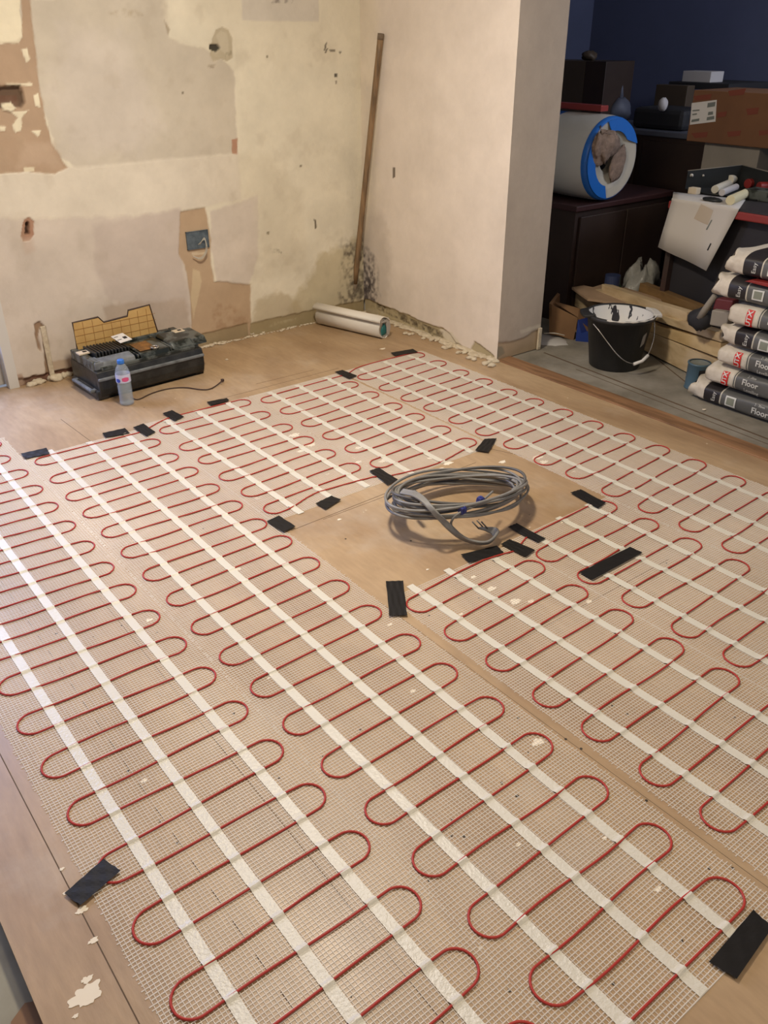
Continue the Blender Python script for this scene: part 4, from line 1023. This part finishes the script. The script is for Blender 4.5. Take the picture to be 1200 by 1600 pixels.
    if kind == 'B' or seed < 2:
        s_ = .345 if kind == 'B' else .455
        vv = [side(s_, -.012)]; n = 20
        for k in range(n): a = 2*math.pi*k/n; vv.append(side(s_+.024*math.cos(a), -.012+.024*math.sin(a)))
        mobj('roundel', [(q[0]-.0005, q[1], q[2]) for q in vv], [(0, 1+(k+1) % n, 1+k) for k in range(n)], M['orange'], root)
        add_text('20', .02, lambda u, w: (lambda q: (q[0]-.0016, q[1], q[2]))(side(s_+u, -.012+w)), M['bagtext'], root)
    return root
zs = [-.004, .088, .184, .278, .368, .464, .568, .672]
sx = [((1076,612), 'A', 1, 'bottom sack of the stack, black-banded with a crumpled white end on the floor'),
      ((1102,585), 'B', 2, 'white-ended grey sack second from the floor, beside the blue tin'),
      ((1121,556), 'B', 3, 'white-ended grey sack third from the floor, at the end of the timber'),
      ((1125,515), 'A', 4, 'black-banded sack in the middle of the stack'),
      ((1139,488), 'B', 5, 'uppermost sack with a red logo on its white end'),
      ((1113,450), 'A', 6, 'black-banded sack just below the topmost, poking out farthest left'),
      ((1135,415), 'A', 7, 'topmost sack of the stack')]
for i, ((px, py), kd, sd, lb) in enumerate(sx):
    sack(lb, GX(px, py)[1], zs[i], zs[i+1], kd, sd)
y7 = GX(1166, 437)[1]
b = MB(); b.prism([(XS-.012, y7, zs[6]-.004), (XS-.012, y7-.30, zs[6]-.012), (XS-.012, y7-.30, zs[6]+.014), (XS-.012, y7-.03, zs[6]+.006)], (.05, 0, 0)); tag(b.build('red_trowel_handle', M['reddark'], bevel=.002), 'flat red strip poking out under the topmost sack', 'tool')
# tin, with black lid-clip
p = F(1086, 605, -.004)
tn = thing('paint_tin', 'small blue-grey paint tin at the end of the sacks', 'tin', (p[0], p[1], -.004))
b = MB(); b.lathe([(0, 0), (.052, 0), (.052, .004), (.050, .008), (.050, .115), (.053, .118), (.053, .124), (.046, .124)], n=32); b.build('tin_body', M['tinblue'], tn, True, local=True)
b = MB(); b.lathe([(.046, .120), (.044, .117), (0, .117)], n=32); b.build('tin_lid', M['tinlid'], tn, True, local=True)
b = MB(); v = []; f = []
for i, a in enumerate(np.linspace(-2.5, -1.5, 8)):
    for z in (.045, .10): v.append((.0515*math.cos(a), .0512*math.sin(a), z))
    if i: f.append((2*i-2, 2*i, 2*i+1, 2*i-1))
b.add(v, f); b.build('tin_label', M['ink'], tn, local=True)
# bottle and sealant bag by the sacks
b = MB(); q0 = onX(1093, 497, 3.50); q1 = onX(1117, 462, 3.50); b.tube([q0, q0*.5+q1*.5, q1], [.016, .016, .013], 12)
o = b.build('sealant_tube', M['greybox'], None, True); tag(o, 'pale tube leaning against the sacks above the timber', 'tube')
b = MB(); q = onX(1094, 499, 3.52); b.blob(tuple(q), (.04, .055, .05), 5, .15, 9); tag(b.build('dark_cloth', M['blackthing'], None, True), 'dark crumpled cloth on the end of the timber', 'cloth')
b = MB(); P = [onX(x, y, 3.47) for x, y in [(1112,484),(1140,488),(1134,513),(1108,508)]]; b.prism(P, (.05, 0, 0)); o = b.build('packet', M['greybox'], bevel=.006); tag(o, 'small crumpled white packet between timber and sacks', 'packet')
b = MB(); P = [onX(x, y, 3.50) for x, y in [(1118,466),(1146,470),(1142,487),(1113,484)]]; b.prism(P, (.05, 0, 0)); tag(b.build('maroon_packet', mat('maroon', (96, 36, 40), .5), bevel=.006), 'dark red packet behind the white packet', 'packet')

# ------------------------------------------------------------------ workbench with tray and paper
XBn = 3.95
ZB = float(onX(1160, 326, XBn)[2])
yb1 = float(onX(1046, 312, XBn)[1])
wbn = thing('workbench', 'red metal workbench behind the sacks', 'workbench', (XBn+.3, 1.9, 0))
b = MB(); b.box(XBn-.02, XBn+.58, 1.15, yb1-.01, ZB-.05, ZB-.012); b.build('top_rail', M['redmetal'], wbn, bevel=.006)
b = MB(); b.box(XBn-.015, XBn+.575, 1.16, yb1-.02, ZB-.012, ZB); b.build('top', M['darkpanel'], wbn)
for (x_, y_) in ((XBn, 1.93), (XBn+.5, 1.93), (XBn+.5, yb1-.09)):
    b = MB(); b.box(x_, x_+.045, y_, y_+.045, -.004, ZB-.05); b.build('leg', M['redmetal'], wbn, bevel=.004)
b = MB(); b.box(XBn+.01, XBn+.54, yb1-.05, yb1-.02, .0, ZB-.05); b.build('side_panel', M['maroon'], wbn)
b = MB(); b.box(XBn+.05, XBn+.06, 1.98, yb1-.05, .0, ZB-.05); b.build('front_panel', M['darkpanel'], wbn)
# paper sheets: on the top then hanging
def sheet_paper(name, top_pts, hang_pts, label, mt, dz=.002, dx=0):
    """top row lies on the bench, then bends over the edge and hangs"""
    rows = []
    for L in (top_pts, hang_pts):
        pass
    n = 8
    v = []; f = []
    a0, a1 = top_pts; h0, h1 = hang_pts
    prof = [('t', 0), ('t', .5), ('t', .92), ('e', 0), ('h', .06), ('h', .3), ('h', .6), ('h', 1)]
    e0 = onX(a0[1][0], a0[1][1], XBn-.022-dx); e1 = onX(a1[1][0], a1[1][1], XBn-.022-dx)
    b0 = F(a0[0][0], a0[0][1], ZB+dz); b1 = F(a1[0][0], a1[0][1], ZB+dz)
    g0_ = onX(h0[0], h0[1], XBn-.030-dx); g1_ = onX(h1[0], h1[1], XBn-.045-dx)
    e0[2] = e1[2] = ZB+dz
    for kd, t in prof:
        if kd == 't': p, q = b0+(e0-b0)*t, b1+(e1-b1)*t
        elif kd == 'e': p, q = e0+np.array([-.004, 0, -.002]), e1+np.array([-.004, 0, -.002])
        else: p, q = e0+(g0_-e0)*t, e1+(g1_-e1)*t
        for i in range(n+1):
            r = p+(q-p)*i/n; v.append(r+np.array([-.004*math.sin(i*.9)*(t if kd == 'h' else 0), 0, 0]))
    for j in range(len(prof)-1):
        for i in range(n): k = j*(n+1)+i; f.append((k, k+1, k+n+2, k+n+1))
    o = mobj(name, v, f, mt, None, True); sm = o.modifiers.new('t', 'SOLIDIFY'); sm.thickness = .0008
    tag(o, label, 'paper'); return o
pp = sheet_paper('paper_sheet', (((1052,300),(1050,314)), ((1165,312),(1156,324))), ((1028,386), (1104,423)), 'large white paper sheet hanging over the front of the workbench', M['paper'])
def onpaper(L, mt, nm, dx=.06):
    b = MB(); P = [onX(x, y, XBn-.050) for x, y in L]; b.prism(P, (.0006, 0, 0)); o = b.build(nm, mt); adopt(o, pp); sw = o.modifiers.new('wrap', 'SHRINKWRAP'); sw.target = pp; sw.offset = .0008; return o
onpaper([(1091,321),(1110,329),(1102,352),(1094,349),(1080,342)], M['paper2'], 'printed_patch')
onpaper([(1107,344),(1109,344),(1101,360),(1099,359)], M['tinlid'], 'printed_line'); onpaper([(1107,380),(1109,381),(1104,392),(1102,391)], M['ink'], 'printed_line')
onpaper([(1089,334),(1092,334),(1092,340),(1089,340)], M['ink'], 'printed_mark')
# paint tray
tr = thing('paint_tray', 'black paint roller tray on the workbench', 'tray', tuple(F(1130, 300, ZB)))
ta2, tb2, tc2 = onX(1075, 267, 4.22), onX(1160, 258, 4.50), onX(1230, 276, 4.44)
dn = lambda p, z: np.array([p[0], p[1], z])
b = MB(); b.prism([ta2, tb2, dn(tb2, ZB+.002), dn(ta2, ZB+.002)], (-.006, -.004, 0)); b.prism([tb2, tc2, dn(tc2, ZB+.002), dn(tb2, ZB+.002)], (-.006, .004, 0))
b.prism([dn(ta2, ZB+.003), dn(tb2, ZB+.003), dn(tc2, ZB+.003), dn(tc2, ZB+.003)+np.array([-.25, 0, 0]), dn(ta2, ZB+.003)+np.array([-.05, -.15, 0])], (0, 0, .004)); b.build('tray_body', M['tray'], tr)
b = MB(); b.tube([ta2, tb2], .003, 6); b.tube([tb2, tc2], .003, 6); o = b.build('tray_rim', M['greybox'], tr, True)
b = MB(); p = ta2+(tb2-ta2)*.08; b.blob(tuple(p+np.array([-.012, -.008, -.022])), (.006, .012, .008), 1, .3, 7); p = ta2+(tb2-ta2)*.3; b.blob(tuple(p+np.array([-.012, -.008, -.03])), (.004, .006, .005), 2, .3, 7); b.build('dried_paint', M['white_paint'], tr, True)
def roller(a, c, r, label, mt, nm='paint_roller'):
    b = MB(); p, q = F(*a), F(*c); b.tube([p, q], r, 16); o = b.build(nm, mt, None, False, bevel=.002); tag(o, label, 'roller' if 'roller' in nm else 'tube'); return o
roller((1140, 281, ZB+.045), (1168, 274, ZB+.045), .024, 'white paint roller sleeve end on top of the others in the tray', M['roller'])
roller((1117, 296, ZB+.026), (1145, 284, ZB+.026), .020, 'off-white roller sleeve at the left of the tray', M['roller'])
roller((1141, 313, ZB+.024), (1166, 302, ZB+.024), .023, 'cream roller sleeve nearest the front edge of the bench', mat('cream_roller', (206, 196, 160), .7))
roller((1128, 301, ZB+.024), (1150, 292, ZB+.024), .017, 'pale translucent tube between the roller sleeves', M['whitebox'], 'clear_tube')
roller((1168, 287, ZB+.035), (1200, 283, ZB+.035), .024, 'red tube lying in the paint tray', M['reddark'], 'red_tube')
roller((1185, 293, ZB+.03), (1225, 292, ZB+.03), .028, 'dark red roller at the right edge of the tray', M['reddark'])
b = MB(); p = F(1084, 303, ZB); b.box(p[0]-.02, p[0]+.02, p[1]-.025, p[1]+.025, ZB, ZB+.032); o = b.build('wooden_block', M['cream'], bevel=.003); tag(o, 'small cream block on the left corner of the bench', 'block')
b = MB(); b.blob(tuple(F(1113, 312, ZB+.010)), (.03, .05, .012), 6, .15, 8); tag(b.build('dark_scraper', M['tray'], None, True), 'flat dark scraper lying on the paper', 'tool')
b = MB(); p = F(1185, 312, ZB+.0); b.box(p[0]-.04, p[0]+.06, p[1]-.10, p[1]+.06, ZB, ZB+.05); tag(b.build('grey_case_small', M['tooldark'], bevel=.004), 'small dark box on the bench at the right edge', 'box')

# ------------------------------------------------------------------ boxes and furniture in the dark room
XC = 4.6
def fx(x, y, X=XC): return onX(x, y, X)
pA, pB = fx(1072, 220), fx(1075, 140)
big = thing('cardboard_box', 'large orange-brown cardboard box with a white shipping label', 'box', (XC, pA[1]-.5, pA[2]))
b = MB(); b.box(XC, XC+.42, pA[1]-1.1, pA[1], pA[2], pB[2]); b.build('box_body', M['carton2'], big, bevel=.004)
def quadX(L, X, th=.001): b = MB(); P = [onX(x, y, X) for x, y in L]; b.prism(P, (-th, 0, 0)); return b
o = quadX([(1081,161),(1120,156),(1118,190),(1078,195)], XC-.001).build('shipping_label', M['whitelab'], big)
for L in ([(1106,161),(1118,159),(1117,166),(1105,168)], [(1105,183),(1116,181),(1116,186),(1104,188)], [(1081,187),(1093,185),(1092,189),(1080,191)], [(1107,175),(1114,174),(1114,179),(1106,180)], [(1082,172),(1093,171),(1093,173),(1082,174)], [(1082,178),(1089,177),(1089,179),(1082,180)]):
    quadX(L, XC-.003).build('label_print', M['tinlid'], o)
for L in ([(1084,150),(1112,147),(1110,155),(1086,157)], [(1138,142),(1166,138),(1162,148),(1140,150)], [(1122,176),(1136,174),(1134,182),(1120,184)], [(1166,170),(1186,168),(1184,178),(1168,180)], [(1080,208),(1106,206),(1104,214),(1086,216)], [(1136,206),(1158,204),(1156,212),(1138,214)], [(1186,204),(1200,203),(1200,210),(1186,212)]):
    quadX(L, XC-.001, .0008).build('red_print', M['redprint'], big)
# pale box beneath, standing on the cabinet
p0, p1 = fx(1085, 262), fx(1180, 228)
zt = pA[2]
b = MB(); b.box(XC+.04, XC+.36, float(fx(1180, 240)[1]), float(fx(1092, 240)[1]), zt-.20, zt-.001); tag(b.build('pale_box', M['greybox'], bevel=.004), 'pale grey box under the large cardboard box', 'box')
cab = thing('cabinet', 'dark cabinet under the boxes in the unlit room', 'cabinet', (XC+.2, 2.6, 0))
b = MB(); b.box(XC, XC+.45, 1.6, 2.9, .04, zt-.201); b.build('carcass', M['darkpanel'], cab); b = MB(); b.box(XC+.02, XC+.43, 1.62, 2.88, -.004, .04); b.build('plinth', M['darkwood'], cab)
b = MB(); b.box(XC-.018, XC-.001, 1.62, 2.30, .06, zt-.22); b.build('door', M['darkpanel'], cab, bevel=.003); b = MB(); b.box(XC-.018, XC-.001, 2.31, 2.88, .06, zt-.22); b.build('door', M['darkpanel'], cab, bevel=.003)
# long low sideboard behind
XD = 5.0
zsb = float(onX(1020, 204, XD)[2])
sd = thing('sideboard', 'long dark wooden sideboard behind the insulation roll', 'sideboard', (XD+.2, 4.0, 0))
b = MB(); b.box(XD, XD+.5, 3.0, 5.1, .05, zsb-.03); b.build('carcass', M['darkwood'], sd)
b = MB(); b.box(XD-.02, XD+.52, 2.98, 5.12, zsb-.03, zsb); o = b.build('top', M['bluegrey'], sd, bevel=.004)
for k in range(3): b = MB(); b.box(XD-.016, XD-.001, 3.03+k*.68, 3.67+k*.68, .08, zsb-.06); b.build('door', M['darkwood'], sd, bevel=.004)
b = MB(); b.box(XD+.02, XD+.48, 3.02, 5.08, -.004, .05); b.build('plinth', M['blackthing'], sd)
# things on the sideboard
def onside(x0, y0, x1, y1, X, dep, nm, mt, label, cat, bev=.01, zfix=None):
    a = onX(x0, y1, X); c = onX(x1, y0, X); z0_ = zfix if zfix is not None else a[2]
    b = MB(); b.box(X, X+dep, float(c[1]), float(a[1]), float(z0_), float(c[2])); o = b.build(nm, mt, bevel=bev); tag(o, label, cat); return o
onside(985, 172, 1070, 202, XD+.06, .3, 'folded_blanket', M['blackthing'], 'black folded cloth lying on the sideboard', 'cloth', .03, zsb)
b = MB(); q = onX(1036, 163, XD+.03); b.blob((q[0], q[1], q[2]), (.03, .03, .04), 8, .08, 10); tag(b.build('glass_jar', M['whitebox'], None, True), 'small pale jar on top of the black cloth', 'jar')
# table behind with white box
XE = 5.62
zt2 = float(onX(1088, 129, XE)[2])
tbk = thing('table', 'dark table against the far wall carrying a white box', 'table', (XE+.2, 4.1, 0))
b = MB(); y_a = float(onX(1045, 128, XE)[1]); y_b = float(onX(1140, 130, XE)[1]); b.box(XE, XE+.5, y_b, y_a, zt2-.04, zt2); b.build('tabletop', M['blackthing'], tbk, bevel=.004)
for x_ in (XE+.03, XE+.43):
    for y_ in (y_b+.03, y_a-.07): b = MB(); b.box(x_, x_+.05, y_, y_+.05, -.004, zt2-.04); b.build('leg', M['blackthing'], tbk)
onside(1065, 112, 1112, 128, XE+.05, .15, 'white_box', M['whitebox'], 'small white box on the far table', 'box', .003, zt2)
onside(1020, 134, 1075, 172, XE-.09, .085, 'dark_carton', M['darkwood2'], 'dark brown carton standing below the far table', 'box', .004, 0)
# bookcase by the pier
XF = 5.05
sh = thing('bookcase', 'dark tall cabinet rising above the insulation roll', 'cabinet', (XF+.15, 4.5, 0))
ya, yb_ = float(onX(912, 130, XF)[1]), float(onX(944, 130, XF)[1]); zt3 = float(onX(944, 96, XF)[2])
b = MB(); b.box(XF, XF+.3, yb_, ya, zsb+.001, zt3); b.build('front_part', M['darkwood'], sh, bevel=.003)
b = MB(); b.box(XF+.0, XF+.3, ya+.001, ya+.5, zsb+.001, zt3); b.build('side_part', M['darkwood2'], sh, bevel=.003)
b = MB(); q = onX(921, 90, XF+.1); b.blob((q[0], q[1], zt3+.03), (.05, .05, .03), 8, .2, 10); tag(b.build('ornament', M['darkwood2'], None, True), 'small rounded dark ornament on the tall cabinet', 'ornament')
b = MB(); q = onX(973, 128, XF+.2); zq = zsb; b.blob((q[0], q[1], zq+.085), (.10, .07, .08), 9, .12, 10); b.tube([(q[0], q[1], zq+.15), (q[0], q[1]+.01, q[2]+.03)], [.02, .006], 8); tag(b.build('lamp', M['bluegrey'], None, True), 'dim blue-grey rounded lamp left on the sideboard', 'lamp')

# ------------------------------------------------------------------ roll of insulation
ce = at(957, 249, 4.55); rad = .215
axis = np.array([.02, 1., 0.]); axis /= np.linalg.norm(axis)
nrm = -axis; e1_ = np.array([axis[1], -axis[0], 0]); e2_ = np.array([0, 0, 1.])
ins = thing('insulation_roll', 'thick roll of insulation wrapped in white and blue plastic', 'roll', tuple(ce-np.array([0, 0, rad])))
def ring(r, s): return [ce+axis*s+r*(math.cos(a)*e1_+math.sin(a)*e2_) for a in np.linspace(0, 2*math.pi, 49)[:-1]]
def rings(L):
    b = MB(); v = []; f = []
    for r, s in L: v += ring(r, s)
    for i in range(len(L)-1):
        for k in range(48): l = (k+1) % 48; f.append((i*48+k, i*48+l, (i+1)*48+l, (i+1)*48+k))
    return b.add(v, f)
rings([(rad*.97, .03), (rad, .06), (rad*1.01, .22), (rad, .34)]).build('white_wrap', M['insul_white'], ins, True)
rings([(rad*.90, .004), (rad*.97, .012), (rad*.985, .035)]).build('blue_edge', M['insul_blue'], ins, True)
rings([(rad, .34), (rad*1.005, .40), (rad, .50)]).build('blue_band', M['insul_blue'], ins, True)
rings([(rad, .50), (rad*1.005, .70), (rad*.98, .95)]).build('white_wrap', M['insul_white'], ins, True)
rings([(rad*.92, .004), (rad*.72, .010), (.070, .03), (.065, .08)]).build('end_face', M['insul_grey'], ins, True)
def facepoly(L, mt, nm, off): 
    b = MB(); P = [ce+axis*(-off)+rad*(u*e1_+w*e2_) for u, w in L]; b.prism(P, axis*.006); return b.build(nm, mt, ins)
facepoly([(.1+.92*math.cos(a), .0+.92*math.sin(a)) if False else (.93*math.cos(a), .93*math.sin(a)) for a in np.linspace(math.radians(150), math.radians(265), 14)]+[(.55*math.cos(a)-.1, .62*math.sin(a)) for a in np.linspace(math.radians(262), math.radians(165), 10)], M['insul_blue'], 'blue_edge', .004)
facepoly([(.93*math.cos(a), .93*math.sin(a)) for a in np.linspace(math.radians(20), math.radians(110), 12)]+[(.62*math.cos(a), .66*math.sin(a)) for a in np.linspace(math.radians(105), math.radians(40), 8)], M['insul_blue'], 'blue_edge', .004)
b = MB(); c_ = ce+rad*(-.42*e1_+.30*e2_); b.blob((0, 0, 0), (.10, .030, .075), 12, .26, 16)
o = b.build('torn_wool', M['wool'], ins, True, local=True); o.matrix_parent_inverse = Matrix.Identity(4)
o.location = Vector(c_)-Vector(ins.location); o.rotation_euler = (0, -.5, math.atan2(e1_[1], e1_[0]))
b = MB(); c_ = ce+rad*(.22*e1_-.12*e2_); b.blob((0, 0, 0), (.055, .008, .095), 13, .10, 12)
o = b.build('torn_wool', M['wool'], ins, True, local=True); o.matrix_parent_inverse = Matrix.Identity(4)
o.location = Vector(c_)-Vector(ins.location); o.rotation_euler = (0, .35, math.atan2(e1_[1], e1_[0]))
# chest the roll rests on
ch = thing('chest', 'dark reddish-brown chest under the insulation roll', 'chest', (ce[0]+.2, ce[1]+.3, 0))
zt4 = float(ce[2]-rad-.005)
b = MB(); b.box(ce[0]-.22, ce[0]+.62, ce[1]-.03+.06, ce[1]+1.1, -.004, zt4-.03); b.build('carcass', M['darkwood'], ch); b = MB(); b.box(ce[0]-.24, ce[0]+.64, ce[1]+.01, ce[1]+1.12, zt4-.03, zt4); b.build('top', mat('dark_maroon_wood', (60, 34, 34), .5), ch, bevel=.005)
b = MB(); b.box(ce[0]-.19, ce[0]+.20, ce[1]+.012, ce[1]+.029, .05, zt4-.06); b.build('door', M['darkwood'], ch, bevel=.004)
b = MB(); b.box(ce[0]+.21, ce[0]+.60, ce[1]+.012, ce[1]+.029, .05, zt4-.06); b.build('door', M['darkwood'], ch, bevel=.004)
b = MB(); P = [ce+axis*s+(rad+.012)*e2_*1.0+e1_*u for s, u in ((.10, -.02), (.10, .04), (.62, .06), (.62, 0))]; b.prism(P, (0, 0, .03)); tag(b.build('spirit_level', M['redmetal'], bevel=.004), 'red metal bar lying on top of the insulation roll', 'tool')
# clutter under the bench: plastic bag, tin, bottle
yq = ce[1]-.16
q = onY(1000, 425, yq); b = MB(); b.blob((q[0], q[1]-.02, .17), (.12, .10, .15), 21, .22, 14); tag(b.build('plastic_bag', M['plasticbag'], None, True), 'crumpled pale plastic bag in the dark behind the timber', 'bag')
q = F(955, 452, .212); b = MB(); b.lathe([(0, 0), (.042, 0), (.042, .08), (0, .08)], (q[0], q[1], .212), 24); tag(b.build('blue_tin', mat('dim_blue_tin', (44, 54, 84), .5), None, False), 'dim blue tin standing on the plywood offcut behind the bucket', 'tin')
q = onY(968, 425, yq); b = MB(); b.lathe([(0, 0), (.035, 0), (.035, .20), (.012, .24), (.012, .28), (0, .28)], (q[0], q[1], -.004), 20); tag(b.build('green_bottle', M['green'], None, True), 'green bottle beside the plastic bag', 'bottle')
